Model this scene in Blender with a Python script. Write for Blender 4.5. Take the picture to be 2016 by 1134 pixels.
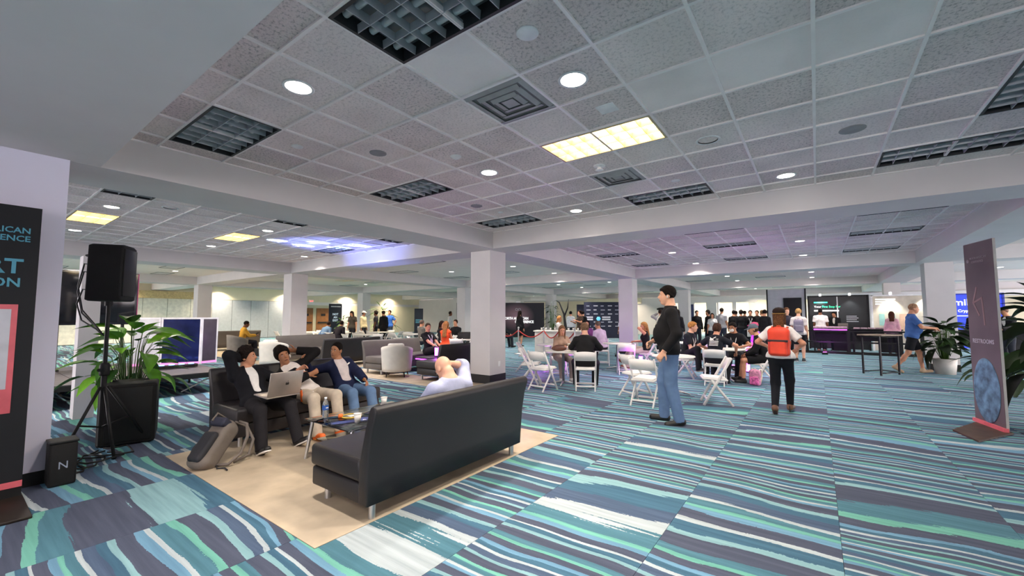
import bpy, bmesh, math, random
import numpy as np
from mathutils import Vector, Matrix, Euler
random.seed(7); np.random.seed(7)
for _o in list(bpy.data.objects): bpy.data.objects.remove(_o)
SC = bpy.context.scene; COL = SC.collection
# ---------------------------------------------------------------- camera, world, exposure
CAM_H = 1.52
cam = bpy.data.cameras.new('camera'); cam.sensor_width = 36.0; cam.lens = 822.0/2016*36.0
cam.clip_start = 0.05; cam.clip_end = 200
camo = bpy.data.objects.new('camera', cam); COL.objects.link(camo)
camo.location = (0, 0, CAM_H); camo.rotation_euler = (math.pi/2+0.0663, 0, 0.6297)
SC.camera = camo
w = bpy.data.worlds.new('world'); SC.world = w; w.use_nodes = True
w.node_tree.nodes['Background'].inputs[0].default_value = (1.0, 0.895, 0.915, 1)
w.node_tree.nodes['Background'].inputs[1].default_value = 4.8
SC.view_settings.view_transform = 'Standard'; SC.view_settings.look = 'None'
SC.view_settings.gamma = 1.0; SC.view_settings.use_curve_mapping = False
SC.view_settings.exposure = 0.80
SC.cycles.max_bounces = 5; SC.cycles.diffuse_bounces = 4; SC.cycles.glossy_bounces = 3
SC.cycles.transmission_bounces = 5; SC.cycles.transparent_max_bounces = 6
SC.cycles.caustics_reflective = False; SC.cycles.caustics_refractive = False
SC.cycles.sample_clamp_indirect = 4.0
CAN_W = 20.0           # watts of one ceiling downlight
# hall grid: beams and columns every 9.03 m, ceiling tiles 0.6096 m
S = 9.03; ZC = 3.3686; ZB = 3.01; T = 0.6096
BX0 = -6.235; BY0 = 7.605       # centre lines of the beams that meet on the near column
GX0 = 0.0522; GY0 = 1.3152      # a corner of the tile grid
WX = 0.475; WY = 0.415          # beam half widths

# ---------------------------------------------------------------- helpers
def lin(c):
    if isinstance(c, str): c = [int(c[i:i+2], 16) for i in (0, 2, 4)]
    r = [v/255.0 for v in c]
    return tuple(v/12.92 if v <= .04045 else ((v+.055)/1.055)**2.4 for v in r)+(1.0,)
_M = {}
def mat(name, col, rough=.6, metal=0., vary=.06, scale=6., bump=0., bscale=60., emit=0., ecol=None, alpha=None, spec=.5, coat=0., trans=0., ior=1.45):
    """procedural principled material: base colour with soft noise variation, optional fine bump"""
    if name in _M: return _M[name]
    m = bpy.data.materials.new(name); m.use_nodes = True; nt = m.node_tree; b = nt.nodes['Principled BSDF']
    c = lin(col); b.inputs['Roughness'].default_value = rough; b.inputs['Metallic'].default_value = metal
    b.inputs['Specular IOR Level'].default_value = spec; b.inputs['Coat Weight'].default_value = coat
    b.inputs['Transmission Weight'].default_value = trans; b.inputs['IOR'].default_value = ior
    if vary > 0:
        tc = nt.nodes.new('ShaderNodeTexCoord'); n = nt.nodes.new('ShaderNodeTexNoise'); n.inputs['Scale'].default_value = scale; n.inputs['Detail'].default_value = 3
        r = nt.nodes.new('ShaderNodeValToRGB'); e = r.color_ramp.elements
        e[0].position = .3; e[1].position = .7
        e[0].color = tuple(max(0, v*(1-vary*2)) for v in c[:3])+(1,); e[1].color = tuple(min(1, v*(1+vary*2)) for v in c[:3])+(1,)
        nt.links.new(tc.outputs['Object'], n.inputs['Vector']); nt.links.new(n.outputs['Fac'], r.inputs['Fac']); nt.links.new(r.outputs['Color'], b.inputs['Base Color'])
    else: b.inputs['Base Color'].default_value = c
    if bump > 0:
        tc = nt.nodes.new('ShaderNodeTexCoord'); n = nt.nodes.new('ShaderNodeTexNoise'); n.inputs['Scale'].default_value = bscale; n.inputs['Detail'].default_value = 4
        bp = nt.nodes.new('ShaderNodeBump'); bp.inputs['Strength'].default_value = bump; bp.inputs['Distance'].default_value = .01
        nt.links.new(tc.outputs['Object'], n.inputs['Vector']); nt.links.new(n.outputs['Fac'], bp.inputs['Height']); nt.links.new(bp.outputs['Normal'], b.inputs['Normal'])
    if emit > 0:
        b.inputs['Emission Color'].default_value = lin(ecol or col); b.inputs['Emission Strength'].default_value = emit
    if alpha is not None: b.inputs['Alpha'].default_value = alpha
    _M[name] = m; return m

def rot3(rz=0, rx=0, ry=0): return (Matrix.Rotation(rz, 3, 'Z') @ Matrix.Rotation(rx, 3, 'X') @ Matrix.Rotation(ry, 3, 'Y'))
class MB:
    """collects simple solids into one mesh"""
    def __init__(s): s.v = []; s.f = []; s.sm = []
    def add(s, vs, fs, smooth=False):
        o = len(s.v); s.v += [tuple(v) for v in vs]; s.f += [tuple(o+i for i in f) for f in fs]; s.sm += [smooth]*len(fs); return s
    def box(s, c, d, R=None, taper=1.0):
        x, y, z = d[0]/2, d[1]/2, d[2]/2; t = taper
        P = [(-x,-y,-z),(x,-y,-z),(x,y,-z),(-x,y,-z),(-x*t,-y*t,z),(x*t,-y*t,z),(x*t,y*t,z),(-x*t,y*t,z)]
        P = [(Vector(c)+(R @ Vector(q) if R else Vector(q))) for q in P]
        return s.add(P, [(0,3,2,1),(4,5,6,7),(0,1,5,4),(1,2,6,5),(2,3,7,6),(3,0,4,7)])
    def box2(s, a, b):
        return s.box([(a[i]+b[i])/2 for i in range(3)], [abs(b[i]-a[i]) for i in range(3)])
    def rbox(s, c, d, r=.02, R=None, seg=2):
        bm = bmesh.new(); bmesh.ops.create_cube(bm, size=1.0)
        for v in bm.verts: v.co = Vector((v.co.x*d[0], v.co.y*d[1], v.co.z*d[2]))
        bmesh.ops.bevel(bm, geom=bm.edges[:], offset=min(r, min(d)*.49), segments=seg, affect='EDGES', profile=.5)
        return s.bm(bm, c, R)
    def bm(s, bm, c=(0,0,0), R=None):
        bm.verts.index_update()
        P = [Vector(c)+(R @ v.co if R else v.co) for v in bm.verts]; F = [[v.index for v in f.verts] for f in bm.faces]
        bm.free(); return s.add(P, F, True)
    def cyl(s, a, b, r0, r1=None, n=12, cap=True, smooth=True):
        a = Vector(a); b = Vector(b); r1 = r0 if r1 is None else r1; d = (b-a).normalized()
        u = d.orthogonal().normalized(); w_ = d.cross(u)
        if abs(d.z) > .999: u = Vector((1,0,0)); w_ = Vector((0,1,0))*(1 if d.z > 0 else -1)
        P = []
        for p, r in ((a, r0), (b, r1)):
            for i in range(n):
                t = 2*math.pi*i/n; P.append(p+u*math.cos(t)*r+w_*math.sin(t)*r)
        F = [(i, (i+1) % n, n+(i+1) % n, n+i) for i in range(n)]
        s.add(P, F, smooth)
        if cap: s.add(P[:n], [tuple(range(n-1, -1, -1))]); s.add(P[n:], [tuple(range(n))])
        return s
    def tube(s, pts, r, n=8, cap=True):
        pts = [Vector(p) for p in pts]; rr = r if isinstance(r, (list, tuple)) else [r]*len(pts)
        P = []; u = None
        for i, p in enumerate(pts):
            d = (pts[min(i+1, len(pts)-1)]-pts[max(i-1, 0)]).normalized()
            if u is None: u = d.orthogonal().normalized()
            u = (u-d*u.dot(d)).normalized(); w_ = d.cross(u)
            for k in range(n):
                t = 2*math.pi*k/n; P.append(p+(u*math.cos(t)+w_*math.sin(t))*rr[i])
        F = []
        for i in range(len(pts)-1):
            for k in range(n): F.append((i*n+k, i*n+(k+1) % n, (i+1)*n+(k+1) % n, (i+1)*n+k))
        if cap: F.append(tuple(range(n-1, -1, -1))); F.append(tuple(range((len(pts)-1)*n, len(pts)*n)))
        return s.add(P, F, True)
    def lathe(s, prof, c=(0,0,0), n=20, R=None, caps=True):
        P = []; 
        for r, z in prof:
            for k in range(n):
                t = 2*math.pi*k/n; q = Vector((r*math.cos(t), r*math.sin(t), z)); P.append(Vector(c)+(R @ q if R else q))
        F = []
        for i in range(len(prof)-1):
            for k in range(n): F.append((i*n+k, i*n+(k+1) % n, (i+1)*n+(k+1) % n, (i+1)*n+k))
        if caps: F.append(tuple(range(n-1, -1, -1))); F.append(tuple(range((len(prof)-1)*n, len(prof)*n)))
        return s.add(P, F, True)
    def ell(s, c, r, R=None, n=12, m=8):
        P = [Vector((0,0,-1))]; 
        for i in range(1, m):
            t = -math.pi/2+math.pi*i/m
            for k in range(n): a = 2*math.pi*k/n; P.append(Vector((math.cos(t)*math.cos(a), math.cos(t)*math.sin(a), math.sin(t))))
        P.append(Vector((0,0,1))); L = len(P)-1
        F = [(0, 1+(k+1) % n, 1+k) for k in range(n)]
        for i in range(m-2):
            for k in range(n): F.append((1+i*n+k, 1+i*n+(k+1) % n, 1+(i+1)*n+(k+1) % n, 1+(i+1)*n+k))
        F += [(L, 1+(m-2)*n+k, 1+(m-2)*n+(k+1) % n) for k in range(n)]
        Q = []
        for p in P:
            q = Vector((p.x*r[0], p.y*r[1], p.z*r[2])); Q.append(Vector(c)+(R @ q if R else q))
        return s.add(Q, F, True)
    def prism(s, poly, axis, a, b, smooth=False):
        """polygon (2D) extruded along axis 0/1/2 from a to b"""
        def mk(p, t):
            q = [p[0], p[1]]; q.insert(axis, t); return tuple(q)
        n = len(poly); P = [mk(p, a) for p in poly]+[mk(p, b) for p in poly]
        s.add(P, [(i, (i+1) % n, n+(i+1) % n, n+i) for i in range(n)], smooth)
        s.add(P[:n], [tuple(range(n-1, -1, -1))]); s.add(P[n:], [tuple(range(n))]); return s
    def mesh(s, name):
        me = bpy.data.meshes.new(name); me.from_pydata([tuple(v) for v in s.v], [], s.f)
        bm = bmesh.new(); bm.from_mesh(me); bmesh.ops.recalc_face_normals(bm, faces=bm.faces[:]); bm.to_mesh(me); bm.free()
        me.polygons.foreach_set('use_smooth', s.sm); 
        return me
    def build(s, name, m, parent=None, loc=None, rz=None):
        me = s.mesh(name)
        if m: me.materials.append(m)
        return link(name, me, parent, loc, rz)
def link(name, me, parent=None, loc=None, rz=None):
    o = bpy.data.objects.new(name, me); COL.objects.link(o)
    if parent: o.parent = parent
    if loc is not None: o.location = loc
    if rz is not None: o.rotation_euler = (0, 0, rz)
    return o
def tag(o, label=None, cat=None, group=None, kind=None):
    if label: o['label'] = label
    if cat: o['category'] = cat
    if group: o['group'] = group
    if kind: o['kind'] = kind
    return o
def thing(name, label, cat, loc=(0,0,0), rz=0, group=None):
    o = bpy.data.objects.new(name, None); COL.objects.link(o); o.empty_display_size = .1
    o.location = loc; o.rotation_euler = (0, 0, rz); return tag(o, label, cat, group)
def copy_tree(o, parent=None, loc=None, rz=None, label=None, group=None):
    c = o.copy(); COL.objects.link(c); c.parent = parent
    if loc is not None: c.location = loc
    if rz is not None: c.rotation_euler = (0, 0, rz)
    if label: c['label'] = label
    if group: c['group'] = group
    for ch in list(o.children): copy_tree(ch, c)
    return c
def struct(name, mb, m, parent=None):
    o = mb.build(name, m, parent)
    if not parent: o['kind'] = 'structure'
    return o
def face_yaw(dx, dy): return math.atan2(-dx, dy)
def text(name, s, size, m, parent, loc, rot, align='CENTER', ext=.002, sx=1.0, bold=0.0, label=None):
    cu = bpy.data.curves.new(name, 'FONT'); cu.body = s; cu.size = size; cu.align_x = align; cu.align_y = 'CENTER'; cu.extrude = ext; cu.offset = bold; cu.resolution_u = 2
    t = bpy.data.objects.new(name+'_tmp', cu); COL.objects.link(t)
    bpy.context.view_layer.update()
    me = bpy.data.meshes.new_from_object(t.evaluated_get(bpy.context.evaluated_depsgraph_get()))
    bpy.data.objects.remove(t); bpy.data.curves.remove(cu)
    me.materials.clear(); me.materials.append(m)
    o = link(name, me, parent); o.matrix_local = Matrix.Translation(loc) @ rot.to_4x4() @ Matrix.Diagonal((sx, 1, 1, 1))
    if label: o['label'] = label
    return o
def facing(n):
    """rotation that turns a text in the local xy plane to stand upright with its face towards horizontal direction n"""
    n = Vector((n[0], n[1], 0)).normalized(); x = Vector((-n.y, n.x, 0)); z = Vector((0, 0, 1))
    return Matrix((x, z, n)).transposed()
def nodes_mat(name):
    m = bpy.data.materials.new(name); m.use_nodes = True; _M[name] = m
    return m, m.node_tree, m.node_tree.nodes['Principled BSDF']
def N(nt, t, **kw):
    n = nt.nodes.new('ShaderNode'+t)
    for k, v in kw.items():
        if k.startswith('i'): n.inputs[int(k[1:])].default_value = v
        else: setattr(n, k, v)
    return n
def area(name, loc, power, size, col=(1,1,1), rot=(0,0,0), shape='DISK', spread=math.pi, parent=None):
    l = bpy.data.lights.new(name, 'AREA'); l.energy = power; l.size = size; l.shape = shape; l.color = col[:3]; l.spread = spread
    o = bpy.data.objects.new(name, l); COL.objects.link(o); o.location = loc; o.rotation_euler = rot
    if parent: o.parent = parent
    return o
def spot(name, loc, target, power, ang, col, blend=.5, r=.05, parent=None):
    l = bpy.data.lights.new(name, 'SPOT'); l.energy = power; l.spot_size = ang; l.spot_blend = blend; l.color = col[:3]; l.shadow_soft_size = r
    o = bpy.data.objects.new(name, l); COL.objects.link(o); o.location = loc
    d = Vector(target)-Vector(loc); o.rotation_euler = d.to_track_quat('-Z', 'Y').to_euler()
    return o
# ================================================================ MATERIALS OF THE SETTING
def carpet_mat():
    m, nt, b = nodes_mat('carpet'); L = nt.links.new
    geo = N(nt, 'NewGeometry'); sep = N(nt, 'SeparateXYZ'); L(geo.outputs['Position'], sep.inputs[0])
    def mth(op, a, bb=None, c=None):
        n = N(nt, 'Math', operation=op)
        for i, v in enumerate((a, bb, c)):
            if v is None: continue
            if isinstance(v, (int, float)): n.inputs[i].default_value = v
            else: L(v, n.inputs[i])
        return n.outputs[0]
    x, y = sep.outputs[0], sep.outputs[1]
    strip = mth('FLOOR', mth('DIVIDE', mth('SUBTRACT', x, .0727), 1.0016))
    wn = N(nt, 'TexWhiteNoise', noise_dimensions='1D'); L(strip, wn.inputs['W'])
    rnd = mth('MULTIPLY', wn.outputs['Value'], 53.0)
    cw = N(nt, 'CombineXYZ'); L(mth('MULTIPLY', x, 1.1), cw.inputs[0]); L(mth('MULTIPLY', y, .9), cw.inputs[1]); L(rnd, cw.inputs[2])
    nw = N(nt, 'TexNoise'); nw.inputs['Scale'].default_value = 1.0; nw.inputs['Detail'].default_value = 1.0; L(cw.outputs[0], nw.inputs['Vector'])
    yw = mth('ADD', y, mth('MULTIPLY', mth('SUBTRACT', nw.outputs['Fac'], .5), .22))
    comb = N(nt, 'CombineXYZ'); L(mth('ADD', mth('MULTIPLY', x, .12), rnd), comb.inputs[0]); L(mth('MULTIPLY_ADD', yw, .9, rnd), comb.inputs[1]); L(rnd, comb.inputs[2])
    n1 = N(nt, 'TexNoise'); n1.inputs['Scale'].default_value = 1.0; n1.inputs['Detail'].default_value = .35; n1.inputs['Roughness'].default_value = .35; n1.inputs['Distortion'].default_value = .0; L(comb.outputs[0], n1.inputs['Vector'])
    comb2 = N(nt, 'CombineXYZ'); L(mth('MULTIPLY', x, 1.2), comb2.inputs[0]); L(mth('MULTIPLY', y, 26.), comb2.inputs[1]); L(rnd, comb2.inputs[2])
    n2 = N(nt, 'TexNoise'); n2.inputs['Scale'].default_value = 1.0; n2.inputs['Detail'].default_value = 3; L(comb2.outputs[0], n2.inputs['Vector'])
    n3 = N(nt, 'TexNoise'); n3.inputs['Scale'].default_value = 55.0; n3.inputs['Detail'].default_value = 4; L(geo.outputs['Position'], n3.inputs['Vector'])
    base_ = mth('FRACT', mth('ADD', mth('MULTIPLY', yw, .58), mth('MULTIPLY_ADD', n1.outputs['Fac'], .85, rnd)))
    fac = mth('ADD', mth('ADD', base_, mth('MULTIPLY', mth('SUBTRACT', n2.outputs['Fac'], .5), .028)), mth('MULTIPLY', mth('SUBTRACT', n3.outputs['Fac'], .5), .006))
    ramp = N(nt, 'ValToRGB'); cr = ramp.color_ramp
    dk, db, bl, gy, mi, te, dt, pl = '4f5566', '46697e', '6c95ae', 'afb9bc', '6fae9e', '84aaaf', '507a88', '4f5f76'
    cr.interpolation = 'CONSTANT'
    seq = [dk, te, db, gy, dk, bl, mi, dt, gy, pl, db, te, dk, bl, gy, dt, mi, dk, te, pl, gy, db, bl, dk, mi, dt]
    e = cr.elements; e[0].position = 0; e[0].color = lin(dk); e[1].position = .985; e[1].color = lin(dk)
    wd = [1.6, .8, 1.3, .6, 1.5, .8, .7, 1.2, .5, 1.4, 1.1, .8, 1.7, .9, .55, 1.2, .7, 1.5, .8, 1.2, .6, 1.1, .8, 1.5, .7, 1.2]
    tot = sum(wd); p = .012
    for c, wv in zip(seq, wd):
        q = e.new(p); q.color = lin(c); p += .97*wv/tot
    L(fac, ramp.inputs['Fac'])
    mix = N(nt, 'MixRGB', blend_type='MULTIPLY'); mix.inputs[0].default_value = .45; L(ramp.outputs[0], mix.inputs[1])
    r2 = N(nt, 'ValToRGB'); r2.color_ramp.elements[0].position = .3; r2.color_ramp.elements[0].color = (.55, .58, .62, 1); r2.color_ramp.elements[1].position = .68; r2.color_ramp.elements[1].color = (1.25, 1.25, 1.25, 1)
    L(n2.outputs['Fac'], r2.inputs[0]); L(r2.outputs[0], mix.inputs[2])
    L(mix.outputs[0], b.inputs['Base Color']); b.inputs['Roughness'].default_value = .95; b.inputs['Specular IOR Level'].default_value = .15
    n4 = N(nt, 'TexNoise'); n4.inputs['Scale'].default_value = 240.; L(geo.outputs['Position'], n4.inputs['Vector'])
    bp = N(nt, 'Bump'); bp.inputs['Strength'].default_value = .5; bp.inputs['Distance'].default_value = .006; L(n4.outputs['Fac'], bp.inputs['Height']); L(bp.outputs[0], b.inputs['Normal'])
    return m
def tile_mat(name, col, depth, pits):
    m, nt, b = nodes_mat(name); L = nt.links.new
    geo = N(nt, 'NewGeometry'); n1 = N(nt, 'TexNoise'); n1.inputs['Scale'].default_value = 42.; n1.inputs['Detail'].default_value = 5; n1.inputs['Roughness'].default_value = .65
    L(geo.outputs['Position'], n1.inputs['Vector'])
    r = N(nt, 'ValToRGB'); e = r.color_ramp.elements; c = lin(col)
    e[0].position = .33; e[0].color = tuple(v*(1-pits) for v in c[:3])+(1,); e[1].position = .5; e[1].color = c
    L(n1.outputs['Fac'], r.inputs[0])
    n2 = N(nt, 'TexNoise'); n2.inputs['Scale'].default_value = 1.7; n2.inputs['Detail'].default_value = 2; L(geo.outputs['Position'], n2.inputs['Vector'])
    r2 = N(nt, 'ValToRGB'); r2.color_ramp.elements[0].position = .3; r2.color_ramp.elements[0].color = (.86, .86, .86, 1); r2.color_ramp.elements[1].position = .6
    L(n2.outputs['Fac'], r2.inputs[0])
    mx = N(nt, 'MixRGB', blend_type='MULTIPLY'); mx.inputs[0].default_value = 1; L(r.outputs[0], mx.inputs[1]); L(r2.outputs[0], mx.inputs[2]); L(mx.outputs[0], b.inputs['Base Color'])
    b.inputs['Roughness'].default_value = .95; b.inputs['Specular IOR Level'].default_value = .1
    bp = N(nt, 'Bump'); bp.inputs['Strength'].default_value = depth; bp.inputs['Distance'].default_value = .02; L(n1.outputs['Fac'], bp.inputs['Height']); L(bp.outputs[0], b.inputs['Normal'])
    return m
def far_ceiling_mat():
    m, nt, b = nodes_mat('far_tile_ceiling'); L = nt.links.new
    geo = N(nt, 'NewGeometry'); mp = N(nt, 'Mapping'); mp.inputs['Location'].default_value = (-GX0/T, -GY0/T, 0); mp.inputs['Scale'].default_value = (1/T, 1/T, 1)
    L(geo.outputs['Position'], mp.inputs[0]); br = N(nt, 'TexBrick'); br.offset = 0; br.inputs['Scale'].default_value = 1; br.inputs['Mortar Size'].default_value = .018; br.inputs['Brick Width'].default_value = 1; br.inputs['Row Height'].default_value = 1
    br.inputs['Color1'].default_value = lin('f0e4dc'); br.inputs['Color2'].default_value = lin('f2e7df'); br.inputs['Mortar'].default_value = lin('f8f0ea')
    L(mp.outputs[0], br.inputs[0]); L(br.outputs[0], b.inputs['Base Color']); b.inputs['Roughness'].default_value = .95
    return m
m_carpet = carpet_mat()
m_tile = [tile_mat('rough_ceiling_tile', 'f5e8e5', 1.0, .45), tile_mat('fine_ceiling_tile', 'f5e9e6', .6, .28), tile_mat('smooth_ceiling_tile', 'f6ecea', .08, .03)]
m_far_ceil = far_ceiling_mat()
m_wall = mat('white_wall_paint', 'd6d1d0', .75, vary=.015, scale=2, bump=.05, bscale=180)
m_grid = mat('ceiling_grid_white', 'f5eeec', .5, vary=.02)
m_dark = mat('dark_void', '1b1b1d', .8)
m_base = mat('black_baseboard', '161616', .5)
m_cream = mat('cream_wall', 'd9d0b6', .8, vary=.02, scale=1.5)
m_greypan = mat('grey_fabric_panel', 'a9adb3', .9, vary=.03)

# ================================================================ FLOOR
fl = struct('floor', MB().box2((-36, -14, -.2), (16, 42, -.012)), mat('screed', '50555a', .9))
SX0, SW = .0727, 1.0016
strip_me = MB().box2((.0012, -13, -.012), (SW-.0012, 41, 0)).mesh('carpet_strip'); strip_me.materials.append(m_carpet)
for k in range(-32, 13):
    o = link('carpet_strip', strip_me, fl, (SX0+k*SW, 0, 0))

# ================================================================ CEILING
m_frame = mat('troffer_frame', '2a2b2d', .5); m_louv = mat('louver_aluminium', 'b4b9be', .45, .3, vary=.05); m_refl = mat('troffer_reflector', '777c82', .35, .5)
m_tubeoff = mat('tube_off', 'b9bcc0', .4); m_tubeon = mat('tube_on', 'fff2d0', .4, emit=15, ecol='ffe9bc')
m_vent = mat('air_vent', 'a2a2a3', .6); m_trimw = mat('white_trim_ring', 'e8e8e8', .5); m_can = mat('can_lens', 'ffffff', .4, emit=9, ecol='fff6ea')
m_cupdark = mat('dark_can', '3c3c3c', .3, .6); m_plate = mat('grey_speaker_grille', '8e8e90', .7)
TROFF = {}
def troffer(cx, cy, lit, label, group=None, along='x', n=(8, 3), warm=1.0, z=ZC):
    """2 x 4 ft parabolic louver light set in the tile grid"""
    key = (lit, n)
    if key in TROFF: t = copy_tree(TROFF[key], None, (cx, cy, z), 0 if along == 'x' else math.pi/2, label, group)
    else:
        t = thing('troffer_light', label, 'ceiling light', (cx, cy, z), 0 if along == 'x' else math.pi/2, group); TROFF[key] = t
        lx, ly = 2*T-.02, T-.02; f = MB(); w_ = .022
        for a, b_ in (((-lx/2, -ly/2), (lx/2, -ly/2+w_)), ((-lx/2, ly/2-w_), (lx/2, ly/2)), ((-lx/2, -ly/2+w_), (-lx/2+w_, ly/2-w_)), ((lx/2-w_, -ly/2+w_), (lx/2, ly/2-w_))):
            f.box2((a[0], a[1], -.008), (b_[0], b_[1], .09))
        f.build('frame', m_frame if not lit else mat('lit_frame', 'b9a98a', .5), t)  # lit copies: warm lamp glow is put into frame, reflector and louver colours
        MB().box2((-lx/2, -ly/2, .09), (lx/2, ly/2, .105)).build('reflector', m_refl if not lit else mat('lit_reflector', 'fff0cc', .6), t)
        for k in range(n[1]):
            yk = -ly/2+ly*(k+.5)/n[1]
            MB().cyl((-lx/2+.03, yk, .065), (lx/2-.03, yk, .065), .026, n=10).build('lamp_tube', m_tubeon if lit else m_tubeoff, t)
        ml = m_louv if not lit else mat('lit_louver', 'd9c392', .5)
        for i in range(1, n[0]):
            xi = -lx/2+lx*i/n[0]; MB().prism([(xi-.008, .052), (xi+.008, .052), (xi+.0025, -.004), (xi-.0025, -.004)], 1, -ly/2+w_, ly/2-w_).build('louver_fin', ml, t)
        for k in range(1, n[1]):
            yk = -ly/2+ly*k/n[1]; o = MB().prism([(yk-.009, .05), (yk+.009, .05), (yk+.0025, -.005), (yk-.0025, -.005)], 0, -lx/2+w_, lx/2-w_).build('louver_fin', ml, t)
    if lit: area('troffer_lamp', (cx, cy, z-.02), 30*warm, .5, (1, .88, .68), shape='RECTANGLE')
    return t
CAN = {}
def tiled(x, y): return (BX0+WX-S < x < BX0+S-WX and y < BY0-WY) or (BX0+WX < x < BX0+S-WX and y < BY0+S-WY)
def can(x, y, lit=True, label='', group=None, z=ZC, power=None, col=(1, .91, .85)):
    if z == ZC and y > 0 and tiled(x, y): z = ZC+.0105
    if lit in CAN: t = copy_tree(CAN[lit], None, (x, y, z), 0, label, group)
    else:
        t = thing('downlight', label, 'ceiling light', (x, y, z), 0, group); CAN[lit] = t
        MB().lathe([(.095, .002), (.118, .0), (.122, -.006), (.112, -.012), (.098, -.008)], n=24, caps=False).build('trim_ring', m_trimw, t)
        if lit: MB().lathe([(.001, -.006), (.06, -.0075), (.1, -.005), (.1, .0), (.001, .0)], n=24).build('lens', m_can, t)
        else: MB().lathe([(.097, -.008), (.075, .06), (.06, .06), (.001, .058)], n=24, caps=False).build('reflector_cup', m_cupdark, t)
    if lit: area('downlight_lamp', (x, y, z-.02), CAN_W if power is None else power, .19, col, spread=math.radians(125))
    return t
VENT = []
def vent(cx, cy, label, z=ZC):
    if VENT: return copy_tree(VENT[0], None, (cx, cy, z), 0, label)
    t = thing('air_vent', label, 'vent', (cx, cy, z)); VENT.append(t); h = T/2-.012
    MB().box2((-h, -h, .004), (h, h, .02)).build('backing_plate', mat('vent_back', '6f6f70', .7), t)
    for r in (h, h*.72, h*.44):
        f = MB(); w_ = .05
        for sx, sy, dx, dy in ((0, -1, 1, 0), (0, 1, 1, 0), (-1, 0, 0, 1), (1, 0, 0, 1)):
            c = (sx*(r-w_/2), sy*(r-w_/2), -.002)
            f.box(c, (2*r if dx else w_, 2*r-2*w_ if dy else w_, .004), rot3(0, .25*sy if dx else 0, -.25*sx if dy else 0))
        f.build('diffuser_ring', m_vent, t)
    MB().box2((-.06, -.06, -.006), (.06, .06, -.002)).build('diffuser_plate', m_vent, t)
    return t
def coffer(x0, x1, y0, y1, gx, gy, holes, smooth, seed, parts=True):
    """one recessed ceiling bay: slab above, T-bar grid, each tile its own object"""
    sl = struct('ceiling', MB().box2((x0-.2, y0-.2, ZC+.11), (x1+.2, y1+.2, ZC+.2)), m_dark)
    g = MB(); kx0 = math.floor((x0-gx)/T); kx1 = math.ceil((x1-gx)/T); ky0 = math.floor((y0-gy)/T); ky1 = math.ceil((y1-gy)/T)
    for k in range(kx0+1, kx1): g.box2((gx+k*T-.012, y0, ZC-.004), (gx+k*T+.012, y1, ZC+.03))
    for k in range(ky0+1, ky1):
        yy = gy+k*T
        for kx in range(kx0, kx1):
            if (kx, k) in holes and (kx, k-1) in holes and holes[(kx, k)] == holes[(kx, k-1)]: continue
            g.box2((max(x0, gx+kx*T+.012), yy-.012, ZC-.0035), (min(x1, gx+(kx+1)*T-.012), yy+.012, ZC+.03))
    # perimeter angle
    g.box2((x0, y0, ZC-.003), (x1, y0+.022, ZC+.03)); g.box2((x0, y1-.022, ZC-.003), (x1, y1, ZC+.03)); g.box2((x0, y0, ZC-.003), (x0+.022, y1, ZC+.03)); g.box2((x1-.022, y0, ZC-.003), (x1, y1, ZC+.03))
    go = g.build('grid_bars', m_grid, sl); go['kind'] = 'stuff'
    rnd = random.Random(seed); cache = {}
    for kx in range(kx0, kx1):
        for ky in range(ky0, ky1):
            if (kx, ky) in holes: continue
            a0, a1 = max(x0, gx+kx*T)+.004, min(x1, gx+(kx+1)*T)-.004; b0, b1 = max(y0, gy+ky*T)+.004, min(y1, gy+(ky+1)*T)-.004
            if a1-a0 < .03 or b1-b0 < .03: continue
            r = rnd.random(); mi = 2 if (kx, ky) in smooth else (0 if r < .62 else 1)
            key = (round(a1-a0, 3), round(b1-b0, 3), mi)
            if key not in cache:
                me = MB().box((0, 0, 0), (a1-a0, b1-b0, .014)).mesh('ceiling_tile'); me.materials.append(m_tile[mi]); cache[key] = me
            link('ceiling_tile', cache[key], sl, ((a0+a1)/2, (b0+b1)/2, ZC+.017+rnd.random()*.004))
    return sl
def cell(x, y, gx=GX0, gy=GY0): return (math.floor((x-gx)/T), math.floor((y-gy)/T))
def holes_for(lst, gx=GX0, gy=GY0):
    """lst of (kx,ky,nx,ny,id)"""
    h = {}
    for i, (kx, ky, nx, ny) in enumerate(lst):
        for a in range(nx):
            for b_ in range(ny): h[(kx+a, ky+b_)] = i
    return h
X0, X1 = BX0+WX, BX0+S-WX; Y0, Y1 = .885, BY0-WY
# --- main bay
tr_main = [(-4, 0, 2, 1), (-9, 0, 2, 1), (-4, 4, 2, 1), (-9, 4, 2, 1), (-9, 8, 2, 1), (-4, 8, 2, 1), (1, 8, 2, 1), (2, 5, 1, 2)]
vt_main = [(-4, 2, 1, 1), (-4, 6, 1, 1)]
H0 = holes_for(tr_main+vt_main)
coffer(X0, X1, Y0, Y1, GX0, GY0, H0, {cell(-2.07, 2.18-.25), cell(.42, 3.52), cell(-.31, 3.39), cell(-.89, 3.57), (-4, 1), (-3, 0)}, 3)
labs = ['large unlit louvered ceiling panel cut off by the top of the picture', 'dark louvered ceiling panel beside the soffit of the white wall', 'glowing warm yellow louvered ceiling panel', 'dark louvered ceiling panel along the beam, behind the one by the soffit', 'dark louvered ceiling panel in the corner above the near white column', 'dark louvered ceiling panel behind the glowing yellow one', 'long dark louvered ceiling panel by the beam near the restrooms banner', 'dark louvered ceiling panel turned crosswise at the picture edge']
for (kx, ky, nx, ny), lb in zip(tr_main, labs):
    troffer(GX0+(kx+nx/2)*T, GY0+(ky+ny/2)*T, lb.startswith('glowing'), lb, None, 'x' if nx == 2 else 'y')
vent(GX0-3.5*T, GY0+2.5*T, 'square grey air vent between the large unlit panel and the glowing one')
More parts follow.
